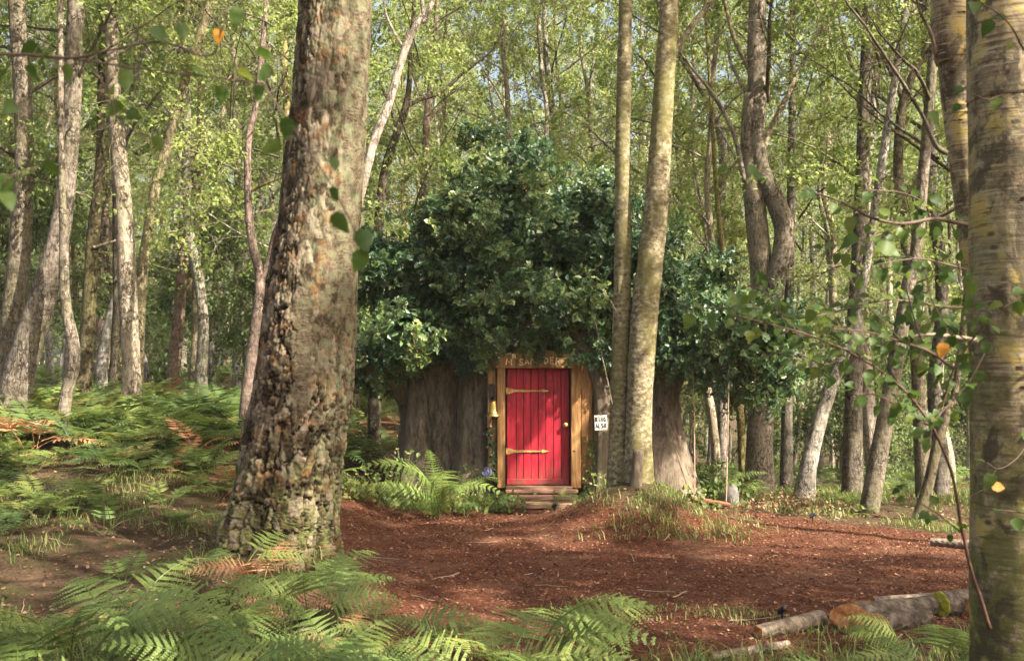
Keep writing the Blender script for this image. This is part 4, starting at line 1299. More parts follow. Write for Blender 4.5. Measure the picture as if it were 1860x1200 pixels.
def spray_mesh(seed):
    g = np.random.default_rng(seed); rr = random.Random(seed)
    pos, tip, nr, sc = [], [], [], []
    tw_ = []
    for k in range(9):
        d = unit(np.array((rr.uniform(-1, 1), rr.uniform(-1, 1), rr.uniform(.1, 1.0))))
        L = rr.uniform(.16, .32)
        e = d * L
        tw_.append(tube(np.array([(0, 0, 0), e * .5 + .02 * rand_unit(rr), e]), [.006, .004, .002], 4, False))
        for j in range(11):
            u = 1 - .75 * rr.random() ** 1.6
            pos.append(e * u + .012 * rand_unit(rr))
            t = unit(d * .7 + 1.1 * rand_unit(rr)); tip.append(t)
            nr.append(unit(np.array((0, 0, 1.0)) * .8 + d * .6 + .55 * rand_unit(rr)))
            sc.append(rr.uniform(.075, .125))
    V, F = spread_template(*LEAF_OAK, np.array(pos), np.array(tip), np.array(nr), np.array(sc))
    TV, TF = merge(tw_)
    W, FF = merge([(V, F), (TV, TF)])
    nt_ = sum(len(f) for f in F)
    tri = [f for f in FF if f.shape[1] == 3]; quad = [f for f in FF if f.shape[1] == 4]
    fm = [0] * sum(len(f) for f in tri) + [1] * sum(len(f) for f in quad)
    return new_mesh('leaf_spray', W, tri + quad, [M['leaf_oak'], M['bark_dark']], fmat=fm)


SPR = [spray_mesh(300 + k) for k in range(5)]
cB = [(P(px, py, yy), a * yy / F_PX, b * yy / F_PX, dy) for px, py, a, b, yy, dy in BLOBS]
wts = np.array([a * b + a * dy + b * dy for _, a, b, dy in cB]); wts /= wts.sum()
cnt = 0
while cnt < 300:
    k = g_.choice(len(cB), p=wts)
    c, a, b, dy = cB[k]
    u = rand_unit(r_)
    if u[1] > .35 and r_.random() < .75:
        continue
    lump = 1 + .38 * float(fbm(u[0] * 2 + k, u[2] * 2, u[1] * 2, 2))
    q = c + np.array((u[0] * a, u[1] * dy, u[2] * b)) * lump * (r_.uniform(.80, 1.06) if cnt % 5 else r_.uniform(1.1, 1.34))
    inside = any(np.sum(((q - c2) / np.array((a2, d2, b2))) ** 2) < .62 for i2, (c2, a2, b2, d2) in enumerate(cB) if i2 != k)
    if inside:
        continue
    # leave the door opening clear
    nv = unit(np.array((u[0] / a, u[1] / dy, u[2] / b)))
    nv = unit(nv + np.array((0, -.15, .35)) + .35 * rand_unit(r_))
    rot = Vector(nv).to_track_quat('Z', 'Y').to_euler()
    o = link('leaf_spray', SPR[cnt % 5], house, tuple(q - np.array((.42, 16.7, .2))), rot, (1, 1, 1))
    s = r_.uniform(.95, 1.4) if cnt % 5 else r_.uniform(.6, 1.0); o.scale = (s, s, s)
    o.rotation_euler.rotate_axis('Z', r_.uniform(0, 6.28))
    cnt += 1
for px, py, yy, sc__ in ((1068, 640, 14.86, .9), (1100, 632, 14.8, 1.0), (1130, 645, 14.9, 1.1), (975, 642, 14.80, .55), (1035, 648, 14.80, .5), (880, 640, 14.95, 1.0), (850, 655, 15.0, .8), (1215, 660, 14.9, 1.0), (1250, 650, 14.9, 1.1), (1265, 680, 14.8, 1.0), (1300, 690, 14.6, .9)):
    q = P(px, py, yy)
    o = link('leaf_spray', SPR[int(px) % 5], house, tuple(q - np.array((.42, 16.7, .2))), (R(100), r_.uniform(-.4, .4), r_.uniform(-.5, .5)), (sc__,) * 3)
n = 9000
k = g_.choice(len(cB), n, p=wts)
u = unit(g_.normal(size=(n, 3))) * g_.uniform(.25, .80, n)[:, None] ** .6
C = np.array([c for c, *_ in cB])[k]; S = np.array([(a, dy, b) for _, a, b, dy in cB])[k]
pos = C + u * S
V, F = spread_template(*LEAF_KITE, pos, unit(g_.normal(size=(n, 3)) + u), unit(g_.normal(size=(n, 3)) * .6 + u + (0, 0, .5)), g_.uniform(.08, .13, n))
tag(part('inner_foliage', V, F, M['leaf_oak'], house), kind='stuff')

# ivy creeping on the door frame, hung leaves over the lintel
def creeper(px0, py0, px1, py1, Y0, n, spread, label, ls=(.03, .055), mat='leaf_near'):
    t = thing('ivy', label, 'climbing plant', P(px1, py1, Y0))
    pts = catmull(np.array([P(px1, py1, Y0), P((px0 + px1) / 2 + 4, (py0 + py1) / 2, Y0), P(px0, py0, Y0)]), 12)
    part('stem', *tube(pts, .006, 5), M['twig'], t)
    i_ = g_.integers(0, 12, n)
    p_ = pts[i_] + g_.normal(size=(n, 3)) * spread
    V, F = spread_template(*LEAF_KITE, p_, unit(g_.normal(size=(n, 3)) + (0, 0, -.5)), unit(g_.normal(size=(n, 3)) * .5 + (0, -1, .3)), g_.uniform(*ls, n))
    tag(part('leaves', V, F, M[mat], t), kind='stuff')


creeper(889, 775, 893, 862, 14.93, 170, (.03, .02, .05), 'dark ivy climbing the honey coloured slab below the bell', mat='leaf_oak')
creeper(1072, 800, 1076, 892, 14.9, 220, (.06, .03, .07), 'green creeper at the foot of the slab beside the white sign')

# ------------------------------------------------------------------ things on and around the house
# bell
bell = thing('brass_bell', 'brass bell on a dark bracket beside the red door', 'bell', P(895, 700, 14.95))
bc = P(896, 735, 14.84)
sc_ = 14.84 / F_PX
part('bracket', *box(XZ(889.5, 0)[0], XZ(898.5, 0)[0], 14.925, 14.95, XZ(0, 725)[1], XZ(0, 697)[1], .006), M['black'], bell)
arm = np.array([P(894, 722, 14.93), P(895, 721, 14.88), P(896, 724, 14.84)])
part('arm', *tube(catmull(arm, 8), .010, 8), M['black'], bell)
pr = [(0, 14), (3.2, 13.8), (5.2, 12), (6.2, 7), (6.6, 0), (7.6, -6), (10, -10.5), (13.2, -13.5), (13.4, -14.6), (11.5, -14.6), (8.5, -11), (5.5, -4), (4.5, 8), (0, 10)]
V, F = lathe([(a * sc_, b * sc_) for a, b in pr], 32, P(896, 741, 14.84))
part('bell_cup', V, F, M['brass'], bell, True)
part('clapper', *tube(np.array([P(896, 742, 14.84), P(896, 756, 14.84), P(896, 757, 14.84), P(895, 762, 14.84)]), [.004, .006, .02, .012], 10), M['black'], bell, True)
part('pull_cord', *tube(catmull(np.array([P(895, 760, 14.84), P(891, 768, 14.86), P(890, 776, 14.87)]), 8), [.006, .006, .006, .007, .012, .020, .022, .010], 8), M['rope'], bell, True)

# white sign
sg = thing('sign', 'small white hand lettered sign reading RING ALSO nailed to the dark root', 'sign', P(1091, 768, 14.80))
SY = 14.775
ti = math.radians(2.5)
cX, cZ = XZ(1091.3, 767.5, SY)
V, F = box(-.082, .082, SY, SY + .018, -.098, .098, .004)
V = np.stack([cX + V[:, 0] * math.cos(ti) - V[:, 2] * math.sin(ti), V[:, 1], cZ + V[:, 0] * math.sin(ti) + V[:, 2] * math.cos(ti)], -1)
board = part('board', V, F, M['white'], sg)
for word, dz in (('RING', .042), ('ALSO', -.036)):
    for i, ch in enumerate(word):
        dx = -.054 + .036 * i
        letter(ch, cX + dx * math.cos(ti) - dz * math.sin(ti), cZ + dx * math.sin(ti) + dz * math.cos(ti), .024, .052, SY - .002, .0062, M['ink'], board, ti + rd.uniform(-.08, .08))

# wooden steps
steps = thing('wooden_steps', 'worn reddish timber steps leading up to the red door', 'steps', P(990, 930, 14.4))
for k, (l, r__, yt, yb, ya, yb_) in enumerate([(921, 1047, 890.5, 899, 14.66, 14.858), (918, 1050, 901, 912, 14.42, 14.655), (924, 1054, 914.5, 927, 14.16, 14.415)]):
    zt1, zb1 = P(0, yt, ya)[2], P(0, yb, ya)[2]
    xs = np.linspace(P(l, 0, ya)[0], P(r__, 0, ya)[0], 2)
    ym = (ya + yb_) / 2 + rd.uniform(-.02, .02)
    for (y0, y1) in ((ya, ym - .005), (ym + .005, yb_)):
        V, F = box(xs[0] + rd.uniform(-.03, .03), xs[1] + rd.uniform(-.03, .03), y0, y1, zb1 + .02, zt1 + rd.uniform(-.006, .006), .010)
        part('tread', V, F, M['step'], steps)
    part('riser', *box(xs[0] + .03, xs[1] - .03, ya + .03, ya + .06, zb1 - .12, zb1 + .019, .006), M['step'], steps)

# rope swing
sw = thing('rope_swing', 'rope swing with a tilted red brown plank seat hanging from the oak crown', 'swing', P(1290, 909, 14.6))
for top_, bot_ in (((1257, 640), (1262, 905)), ((1323, 588), (1319, 914))):
    A, B = P(*top_, 14.6), P(*bot_, 14.6)
    V, F = tube(catmull(np.array([A, A * .6 + B * .4 + (.012, 0, 0), B]), 60), .0075, 6)
    V += .004 * np.stack([fbm(V[:, 2] * 25, V[:, 2] * 3), fbm(V[:, 2] * 25 + 9, V[:, 2] * 3), 0 * V[:, 2]], -1)
    part('rope', V, F, M['rope'], sw, True)
A, B = P(1257, 904, 14.6), P(1326, 916, 14.6)
V, F = box(A[0], B[0], 14.49, 14.71, -.018, .018, .006)
V[:, 2] += A[2] + (V[:, 0] - A[0]) / (B[0] - A[0]) * (B[2] - A[2])
part('seat', V, F, M['seat'], sw)
for px, py in ((1262, 906), (1319, 915.5)):
    q = P(px, py, 14.6)
    part('rope_knot', *lathe([(0, -.045), (.016, -.038), (.022, -.026), (.014, -.017), (0, -.0165)], 8, q), M['rope'], sw, True)

# mottled stone by the swing
V, F = lathe([(.0, .30), (.06, .29), (.10, .24), (.125, .15), (.12, .06), (.09, -.04), (0, -.05)], 22)
V *= 1 + .22 * fbm(V[:, 0] * 14 + 3, V[:, 1] * 14, V[:, 2] * 14)[:, None]
q = P(1327, 905, 15.0); q[2] = float(gz(q[0], q[1]))
stn = thing('garden_stone', 'mottled grey and white rounded stone standing behind the swing', 'stone', q)
part('stone', V * (.9, .9, 1.0) + q, F, M['stone'], stn, True)


# little black garden spotlights
def spotlight(px, py, Y, label, az):
    q = P(px, py, Y); q[2] = float(gz(q[0], q[1]))
    t = thing('garden_spotlight', label, 'spotlight', q, 'small black garden spotlights')
    part('spike', *tube(np.array([q - (0, 0, .06), q + (0, 0, .07)]), [.006, .010], 8), M['black'], t)
    V, F = lathe([(0, .075), (.026, .073), (.030, .06), (.032, -.05), (.038, -.062), (.033, -.064), (.028, -.05), (0, -.045)], 16)
    V = V * .62
    Mx = np.array(Euler((R(62), 0, az)).to_matrix())
    part('lamp_head', V @ Mx.T + q + (0, 0, .07), F, M['black'], t, True)
    part('lens', lathe([(0, -.055), (.027, -.054)], 16)[0] * .62 @ Mx.T + q + (0, 0, .07), lathe([(0, -.055), (.027, -.054)], 16)[1], M['stone'], t)


spotlight(1008, 948, 13.5, 'small black garden spotlight in front of the wooden steps', .6)
spotlight(1476, 944, 13.3, 'small black garden spotlight at the grassy far edge of the mulch', 1.2)
spotlight(1421, 1128, 8.1, 'small black garden spotlight in the mulch beside the sawn logs', .2)


# logs
def log(name, label, A, B, r0, r1, mat, cut=True, lump=.1, cutmat=None, oblique=0.0):
    A, B = np.array(A), np.array(B)
    t = thing(name, label, 'log', A)
    n, sides = 40, 36
    c = A + (B - A) * np.linspace(0, 1, n)[:, None]
    rr = np.linspace(r0, r1, n)
    V, F = tube(c, rr, sides, False)
    th = np.tile(np.linspace(0, 2 * math.pi, sides, endpoint=False), n); s = np.repeat(np.linspace(0, 1, n), sides)
    d = unit(V - np.repeat(c, sides, 0))
    L = np.linalg.norm(B - A)
    k = lump * 2 * fbm(np.cos(th) * 2.2 + r0 * 90, np.sin(th) * 2.2, s * L * 3, 4) + lump * .5 * fbm(np.cos(th) * 12, np.sin(th) * 12, s * L * 9, 3)
    V = V + d * (np.repeat(rr, sides) * k)[:, None]
    ax = unit(B - A)
    V = V + ax * (oblique * np.clip(1 - s * L / (5 * r0), 0, 1) * np.repeat(rr, sides) * (-d[:, 1]))[:, None]
    part('log_bark', V, F, mat, t, True)
    for e, nme, sg_ in ((0, 'cut_face', -1), (n - 1, 'cut_face', 1)):
        rim = V[e * sides:(e + 1) * sides]
        ctr = c[e] + ax * sg_ * .004
        W = [ctr]; FF = []
        for f in (.33, .66, .93):
            W += list(ctr + (rim - c[e]) * f + ax * sg_ * .006 * fbm(rim[:, 0] * 30 * f, rim[:, 1] * 30, rim[:, 2] * 30)[:, None])
        W += list(rim)
        j = np.arange(sides); kk = (j + 1) % sides
        T = np.stack([0 * j, 1 + j, 1 + kk], -1)
        Qs = np.concatenate([np.stack([1 + l * sides + j, 1 + (l + 1) * sides + j, 1 + (l + 1) * sides + kk, 1 + l * sides + kk], -1) for l in range(3)])
        o = part(nme, np.array(W), [T, Qs], cutmat if (cutmat and e == 0) else M['cut'], t)
    return t


def on_ground(px, Y, r):
    x = P(px, 900, Y)[0]
    return np.array((x, Y, float(gz(x, Y)) + r * .9))


log('sawn_log', 'bark covered log with an orange sawn end, largest of the log pile', on_ground(1540, 7.75, .08), on_ground(1690, 8.2, .065), 0.088, .07, M['log'], oblique=1.25)
log('sawn_log', 'log with a pale orange sawn end pressed against the largest log', on_ground(1582, 7.6, .07), on_ground(1680, 7.85, .06), .074, .062, M['log'], oblique=1.25)
log('sawn_log', 'pale flaky barked log lying behind the orange sawn ends', on_ground(1585, 8.45, .03), on_ground(1720, 8.5, .045), .045, .065, M['log_pale'])
log('sawn_log', 'log with a bright yellow green mossy end', on_ground(1705, 8.15, .085), on_ground(1850, 8.5, .085), .09, .085, M['log'], cutmat=M['log_moss'])
log('sawn_log', 'small log with a reddish sawn end beside the mossy end', on_ground(1748, 8.15, .065), on_ground(1850, 8.6, .06), .072, .06, M['log'])
log('split_log', 'thin weathered grey log lying flat at the edge of the ferns', on_ground(1375, 7.55, .045), on_ground(1490, 7.9, .05), .045, .055, M['log_pale'], lump=.2)
log('split_log', 'long pale branch lying on the ground below the fern fronds', on_ground(1290, 7.1, .03), on_ground(1430, 7.3, .03), .032, .026, M['log_pale'], lump=.2)
log('fallen_log', 'weathered pale log lying on the grass beyond the path edge', on_ground(1690, 11.6, .04), on_ground(1800, 11.3, .045), .045, .05, M['log_pale'], lump=.15)

# ------------------------------------------------------------------ ferns
def frond_mesh(name, seed, L=1.0, stalk=.34, e0=74, e1=-28, wmax=.26, npair=18, lobes=9, mat='fern', lod=0):
    rr = random.Random(seed)
    n = 60
    s = np.linspace(0, 1, n)
    el = np.radians(e0 + (e1 - e0) * s ** 1.15)
    yaw = np.radians(rr.uniform(-14, 14)) * s
    dx = np.cos(el) * np.cos(yaw); dyy = np.cos(el) * np.sin(yaw); dz = np.sin(el)
    path = np.stack([np.cumsum(dx), np.cumsum(dyy), np.cumsum(dz)], -1) * L / n
    path -= path[0]
    tan = np.stack([dx, dyy, dz], -1)
    nor = unit(np.stack([-np.sin(el) * np.cos(yaw), -np.sin(el) * np.sin(yaw), np.cos(el)], -1))
    parts_ = [tube(path[::4], np.linspace(.006, .0015, len(path[::4])) * L, 4, False)] if name != 'far' else []
    pos, tip, nr, wid, ln = [], [], [], [], []
    for i in range(npair):
        u = (i + .3) / npair
        k = min(int((stalk + (1 - stalk) * u) * (n - 1)), n - 1)
        pl = wmax * L * min(1, .72 + 1.6 * u) * (1 - u) ** .95 + .012 * L
        for sd_ in (1, -1):
            side = np.cross(nor[k], tan[k]) * sd_
            fw = .30 + .35 * u
            pd = unit(side + tan[k] * fw + nor[k] * rr.uniform(-.28, .02))
            pn = unit(nor[k] + .12 * rand_unit(rr))
            perp = unit(np.cross(pn, pd))
            base = path[k] + side * .002
            if lod == 2:
                pos.append(base); tip.append(pd); nr.append(pn); ln.append(pl); wid.append(.24)
                continue
            gap = (1 - stalk) * L / npair
            m = max(4, int(lobes * pl / (wmax * L)))
            sp = pl / m
            droop = rr.uniform(.05, .22)
            for j in range(m):
                v = (j + .3) / m
                c = base + pd * (pl * v) - np.array((0, 0, 1.0)) * droop * pl * v * v
                ll = gap * (.40 * (1 - v) ** .6 + .07) * (1 - .25 * u)
                for s2 in (1, -1):
                    pos.append(c); tip.append(unit(perp * s2 + pd * .55 + pn * rr.uniform(-.2, .1))); nr.append(pn)
                    ln.append(ll); wid.append(min(1.5, 1.45 * sp / ll))
            pos.append(base + pd * pl * .9 - np.array((0, 0, 1.0)) * droop * pl * .8); tip.append(pd); nr.append(pn); ln.append(pl * .16); wid.append(.4)
    pos, tip, nr, ln, wid = map(np.array, (pos, tip, nr, ln, wid))
    y = unit(tip); x = unit(np.cross(y, nr)); w = (wid * ln * .5)[:, None]; l_ = ln[:, None]
    V = np.stack([pos, pos + x * w + y * l_ * .35, pos + y * l_, pos - x * w + y * l_ * .35], 1).reshape(-1, 3)
    F = np.arange(len(V)).reshape(-1, 4)
    V, F = merge(parts_ + [(V, F)])
    return new_mesh(name, V, F, [M[mat]])


FR = [frond_mesh('frond', 400 + k, 1.0, .30 + .02 * k, 80 - 5 * (k % 3), -30 - 9 * (k % 3), .25 + .02 * (k % 2), 15, 17) for k in range(6)]
FR_UP = [frond_mesh('frond', 430 + k, 1.0, .12, 84 - 4 * k, 5 - 12 * k, .17, 26, 10) for k in range(3)]
FR_LOW = [frond_mesh('frond', 450 + k, 1.0, .34, 70 - 7 * k, -20 - 6 * k, .27, 12, 7, 'fern_dark', 2) for k in range(4)]
rf = random.Random(99)


def fern(px, Y, size, nf, label, mat=None, az=None, up=False, group='ferns in front of the clearing', spread_=None, dz=0.0, name='fern'):
    x = P(px, 900, Y)[0]
    t = thing(name, label, 'fern', (x, Y, float(gz(x, Y)) - .02 + dz), group)
    for k in range(nf):
        a = (az + (rf.uniform(-.5, .5) * (spread_ or 1.2))) if az is not None else k * 6.283 / nf + rf.uniform(-.45, .45)
        me = rf.choice(FR_UP if (up is True or (up == 'both' and k % 2)) else FR)
        s = size * rf.uniform(.8, 1.25)
        o = link('frond', me, t, (rf.uniform(-.04, .04), rf.uniform(-.04, .04), 0), (rf.uniform(-.2, .2) + .5 * math.cos(a), rf.uniform(-.22, .18), a), (s, s, s))
        if mat:
            set_mat(o, M[mat])
    return t


NEAR = 'arching green fern, one of the crowded ferns along the lower edge of the view'
for spec, lab in [
    ((40, 5.4, .95, 6), 'fern filling the lower left corner'), ((150, 6.1, 1.10, 7), 'tall broad fern, biggest of the bracken mass below the left bank'), ((255, 5.3, 1.05, 6), 'fern with a frond hanging over the lower edge amid the bracken mass'),
    ((330, 6.2, 1.05, 7), 'tall fern on the side of the bracken mass nearest the old birch'), ((215, 7.2, .9, 5), 'fern topping the bracken mass with one upright frond'),
    ((420, 6.0, .85, 6), 'fern spilling right from the bracken mass below the old birch'), ((10, 6.4, .9, 5), 'fern cut by the left edge in the bracken mass'), ((470, 7.0, .75, 5), 'medium fern just below the withered orange fern'), 
    ((545, 5.6, .85, 6), 'bottom fern straight below the trunk of the old birch'), ((640, 5.6, .8, 6), 'bottom fern with narrow fronds at the mulch corner'), ((600, 6.6, .72, 6), 'fern between the old birch and the pale upright fern'), ((560, 7.4, .75, 6), 'fern covering the front roots of the old birch'),
    ((620, 8.0, .6, 5), 'small fern at the mulch side of the old birch roots'), ((690, 6.2, .7, 5), 'fern below the pale upright fern')]:
    fern(*spec, label=lab)
fern(700, 7.2, .68, 4, 'pale upright fern with two combed fronds over the mulch edge')
fern(800, 7.0, .66, 4, 'feathery fern leaning over the mulch, next to the pale upright fern')
fern(900, 6.1, .95, 7, 'bright yellow green fern in the middle of the lower edge', az=None)
fern(985, 6.5, 1.05, 6, 'large fern reaching a long frond out over the mulch', az=.35, spread_=2.6)
fern(950, 5.4, .75, 6, 'bushy fern below the long reaching frond')
fern(1060, 5.3, .65, 5, 'small fern low beside the bushy fern')
fern(1200, 5.6, .55, 5, 'short fern at the bare middle of the lower edge')
for spec, lab in [((1300, 6.0, .5, 5), 'small fern at the left end of the row of ferns before the logs'), ((1395, 5.9, .52, 6), 'low fern below the thin weathered log'), ((1490, 5.7, .52, 6), 'low fern just left below the largest orange log end'),
                  ((1590, 5.7, .52, 6), 'low fern below the two orange log ends'), ((1690, 6.4, .68, 6), 'fern arching up in front of the mossy log end'), ((1740, 5.8, .62, 6), 'fern tucked against the nearest yellow birch')]:
    fern(*spec, label=lab)
fern(1640, 7.1, .5, 5, 'fern with a frond lying across the sawn logs', az=2.6, spread_=1.6)
fern(470, 8.6, .62, 6, 'withered orange brown fern at the foot of the old birch', 'fern_dead', name='dead_fern')
fern(520, 7.6, .5, 4, 'withered brown fern lying lowest below the old birch', 'fern_dead', name='dead_fern')
fern(430, 8.8, .65, 5, 'green fern arching across the root of the old birch')
fern(560, 8.4, .6, 5, 'yellowing fern on the right root of the old birch')
fern(395, 8.0, .62, 5, 'green fern standing beside the withered orange fern')
for px, Y_, s_, lab in ((120, 7.4, .5, 'dead brown fern behind the bracken mass'), (300, 7.6, .5, 'dead brown fern between the bracken mass and the litter'), (640, 7.0, .45, 'dead rust coloured fern at the mulch corner'), (380, 5.6, .5, 'dead brown frond in the dark gap of the bracken mass'), (860, 5.7, .45, 'dead frond under the bright yellow green fern'), (1140, 5.5, .45, 'dead frond at the bare middle of the lower edge')):
    fern(px, Y_, s_, 4, lab, 'fern_dead', name='dead_fern')
# beside the tree house
fern(796, 13.85, 1.25, 10, 'large bright fern with a full rosette against the oak trunk', 'fern_bright', up='both')
fern(740, 14.1, .45, 5, 'spreading fern drooping onto the mulch below the oak trunk', group=None)
fern(885, 13.95, .6, 5, 'dark fern overhanging the steps beside the blue flower', 'fern_dark', group=None)
fern(1002, 13.75, .42, 5, 'small pale fern growing in front of the wooden steps', up=True, group=None)
fern(1282, 15.3, .95, 8, 'dark fern clump behind the rope swing', 'fern_dark', group=None, up=True)
fern(1340, 15.6, .7, 7, 'green fern by the foot of the serpent stemmed tree', group=None)
fern(1070, 14.3, .42, 6, 'bright green fern tuft between the slab and the twin stems', group=None)
fern(700, 14.6, .6, 6, 'shaded fern at the dark end of the mulch behind the old birch', 'fern_dark', group=None)


def bracken_plant(seed):
    rr = random.Random(seed)
    ps = []
    for k in range(6):
        me = FR_LOW[rr.randrange(4)]
        co = np.empty(len(me.vertices) * 3, np.float32); me.vertices.foreach_get('co', co); co = co.reshape(-1, 3).astype(float)
        lv = np.empty(len(me.loops), np.int32); me.loops.foreach_get('vertex_index', lv)
        a = k * 1.05 + rr.uniform(-.4, .4)
        Mx = np.array(Euler((rr.uniform(-.2, .2), rr.uniform(-.2, .2), a)).to_matrix()) * rr.uniform(.75, 1.1)
        ps.append((co @ Mx.T + (rr.uniform(-.08, .08), rr.uniform(-.08, .08), 0), lv.reshape(-1, 4)))
    V, F = merge(ps)
    return new_mesh('bracken', V, F, [M['fern_dark']])


BR = [bracken_plant(500 + k) for k in range(4)]


def bracken(x, y, s, label, group, mat=None):
    o = link('bracken', BR[rf.randrange(4)], None, (x, y, float(gz(x, y)) - .02), (0, 0, rf.uniform(0, 6.28)), (s, s, s * rf.uniform(.8, 1.15)))
    tag(o, label, 'bracken', group)
    if mat: set_mat(o, M[mat])


cnt = 0
while cnt < 270:
    y = rf.choice((rf.uniform(8.2, 26), rf.uniform(10.5, 17.5))); x = rf.uniform(-.47 * y - .8, -1.9 - .02 * y)
    if float(mulch_mask(x, y)) > .3 or (abs(x + 2) < .8 and y < 10.5):
        continue
    if y < 12.5 and rf.random() < .5:
        continue
    if y > 17 and rf.random() < .5:
        continue
    near = y < 14
    bracken(x, y, rf.uniform(.6, .95) * (1.15 if y > 13.5 else .8), 'bracken on the bank, one of many growing between the tree trunks' if near else 'dense bracken behind the trunks of the bank', 'bracken on the bank',
            'fern_dead' if rf.random() < .07 else ('fern' if rf.random() < .4 else None))
    cnt += 1
cnt = 0
while cnt < 95:
    y = rf.uniform(13.5, 34); x = rf.uniform(2.6, .47 * y + 1)
    if float(mulch_mask(x, y)) > .2:
        continue
    bracken(x, y, rf.uniform(.35, .62) * (.8 if y < 18 else 1.1), 'low bracken in the open wood beyond the mulch path', 'bracken beyond the path', 'fern' if rf.random() < .5 else None)
    cnt += 1
for k in range(30):
    bracken(rf.uniform(-3.9, -1.7), rf.uniform(17.2, 26), rf.uniform(.7, 1.1), 'bracken in the gap between the old birch and the tree house', 'bracken on the bank', 'fern_dead' if k % 6 == 0 else None)
# far bracken carpet
n = 5200
yy = rng.uniform(24, 78, n); xx = rng.uniform(-.5, .5, n) * yy * 1.0
keep = (yy > 24)
me = frond_mesh('far', 470, .9, .3, 68, -20, .27, 9, 5, 'fern_dark', 2)
co = np.empty(len(me.vertices) * 3, np.float32); me.vertices.foreach_get('co', co); co = co.reshape(-1, 3).astype(float)
az = rng.uniform(0, 6.283, n); sc = rng.uniform(.7, 1.3, n)
ca, sa = np.cos(az)[:, None], np.sin(az)[:, None]
V = np.stack([co[None, :, 0] * ca - co[None, :, 1] * sa, co[None, :, 0] * sa + co[None, :, 1] * ca, np.repeat(co[None, :, 2], n, 0)], -1) * sc[:, None, None]
V += np.stack([xx, yy, gz(xx, yy)], -1)[:, None]
V = V.reshape(-1, 3)
tag(link('bracken_carpet', new_mesh('bracken_carpet', V, np.arange(len(V)).reshape(-1, 4), [M['fern_dark']])), 'continuous bracken carpet under the far trunks', 'ground cover', kind='stuff')


# ------------------------------------------------------------------ flowering plants by the house
def flower_bush(name, label, cat, px, py, Y, h, nfl, mat, r, seed, leafn=70, group=None):
    rr = random.Random(seed)
    x = P(px, py, Y)[0]; g0 = float(gz(x, Y))
    t = thing(name, label, cat, (x, Y, g0), group)
    base = np.array((x, Y, g0))
    tips = []
    st_ = []
    for k in range(nfl):
        e = base + np.array((rr.uniform(-r, r), rr.uniform(-r, r) * .6 - .05, h * rr.uniform(.55, 1.05)))
        tips.append(e)
        st_.append(tube(catmull(np.array([base, (base + e) / 2 + (0, 0, .06), e]), 7), .004, 4, False))
    part('stems', *merge(st_), M['stem'], t)
    for e in tips:
        m = 12
        az_ = np.linspace(0, 6.283, m, endpoint=False)
        d = np.stack([np.cos(az_), np.sin(az_) , .5 + .3 * np.sin(az_ * 3)], -1)
        d[:, 1] -= .4
        V, F = spread_template(*LEAF_KITE, np.repeat(e[None], m, 0), unit(d), unit(d * .3 + np.array((0, -1, .6))), np.full(m, rr.uniform(.022, .034)))
        part('flower', V, F, M[mat], t)
    p_ = base + np.stack([rng.normal(size=leafn) * r * .7, rng.normal(size=leafn) * r * .4, rng.uniform(.05, h * .9, leafn)], -1)
    V, F = spread_template(*LEAF_KITE, p_, unit(rng.normal(size=(leafn, 3))), unit(rng.normal(size=(leafn, 3)) * .5 + (0, -.3, 1)), rng.uniform(.05, .10, leafn))
    tag(part('leaves', V, F, M['leaf_bush'], t), kind='stuff')


flower_bush('flowering_shrub', 'shrub with creamy yellow flowers to the left of the large bright fern', 'flowering plant', 690, 890, 14.5, .5, 7, 'flower_cream', .32, 1)
flower_bush('flowering_shrub', 'tall stems with three creamy flowers against the oak trunk edge', 'flowering plant', 738, 890, 14.8, .78, 4, 'flower_cream', .14, 2, 70)
flower_bush('flowering_shrub', 'creamy yellow flowers between the large bright fern and the bell', 'flowering plant', 850, 890, 14.5, .58, 5, 'flower_cream', .17, 3, 50)
flower_bush('flowering_shrub', 'leafy shrub with dark glossy leaves behind the swing ropes', 'shrub', 1295, 890, 15.2, .6, 3, 'flower_cream', .3, 5, 380)
# blue hydrangea head
x_ = P(885, 857, 14.35)
hy = thing('hydrangea', 'single pale blue flower head beside the red door', 'flower', (x_[0], 14.35, float(gz(x_[0], 14.35))))
part('stem', *tube(catmull(np.array([(x_[0] - .12, 14.4, float(gz(x_[0], 14.4))), (x_[0] - .10, 14.37, .38), (x_[0] - .02, 14.36, x_[2] + .02), x_]), 12), .006, 5), M['stem'], hy)
u = unit(np.random.default_rng(4).normal(size=(46, 3)))
V, F = spread_template(*LEAF_KITE, x_ + u * .05, unit(np.cross(u, np.random.default_rng(5).normal(size=(46, 3)))), u, np.full(46, .05))
part('flower_head', V, F, M['flower_blue'], hy)
V, F = spread_template(*ovate_leaf(2), x_ + np.array([(-.05, 0, -.05), (-.14, .02, -.12), (.05, .03, -.1), (-.2, .03, .0)]), unit(np.array([(-1, -.3, .1), (-1, -.2, -.3), (1, -.2, -.2), (-.4, -.3, .6)])), unit(np.array([(0, -.4, 1.0)] * 4)), np.array([.13, .14, .11, .14]))
part('leaves', V, F, M['leaf_near'], hy)
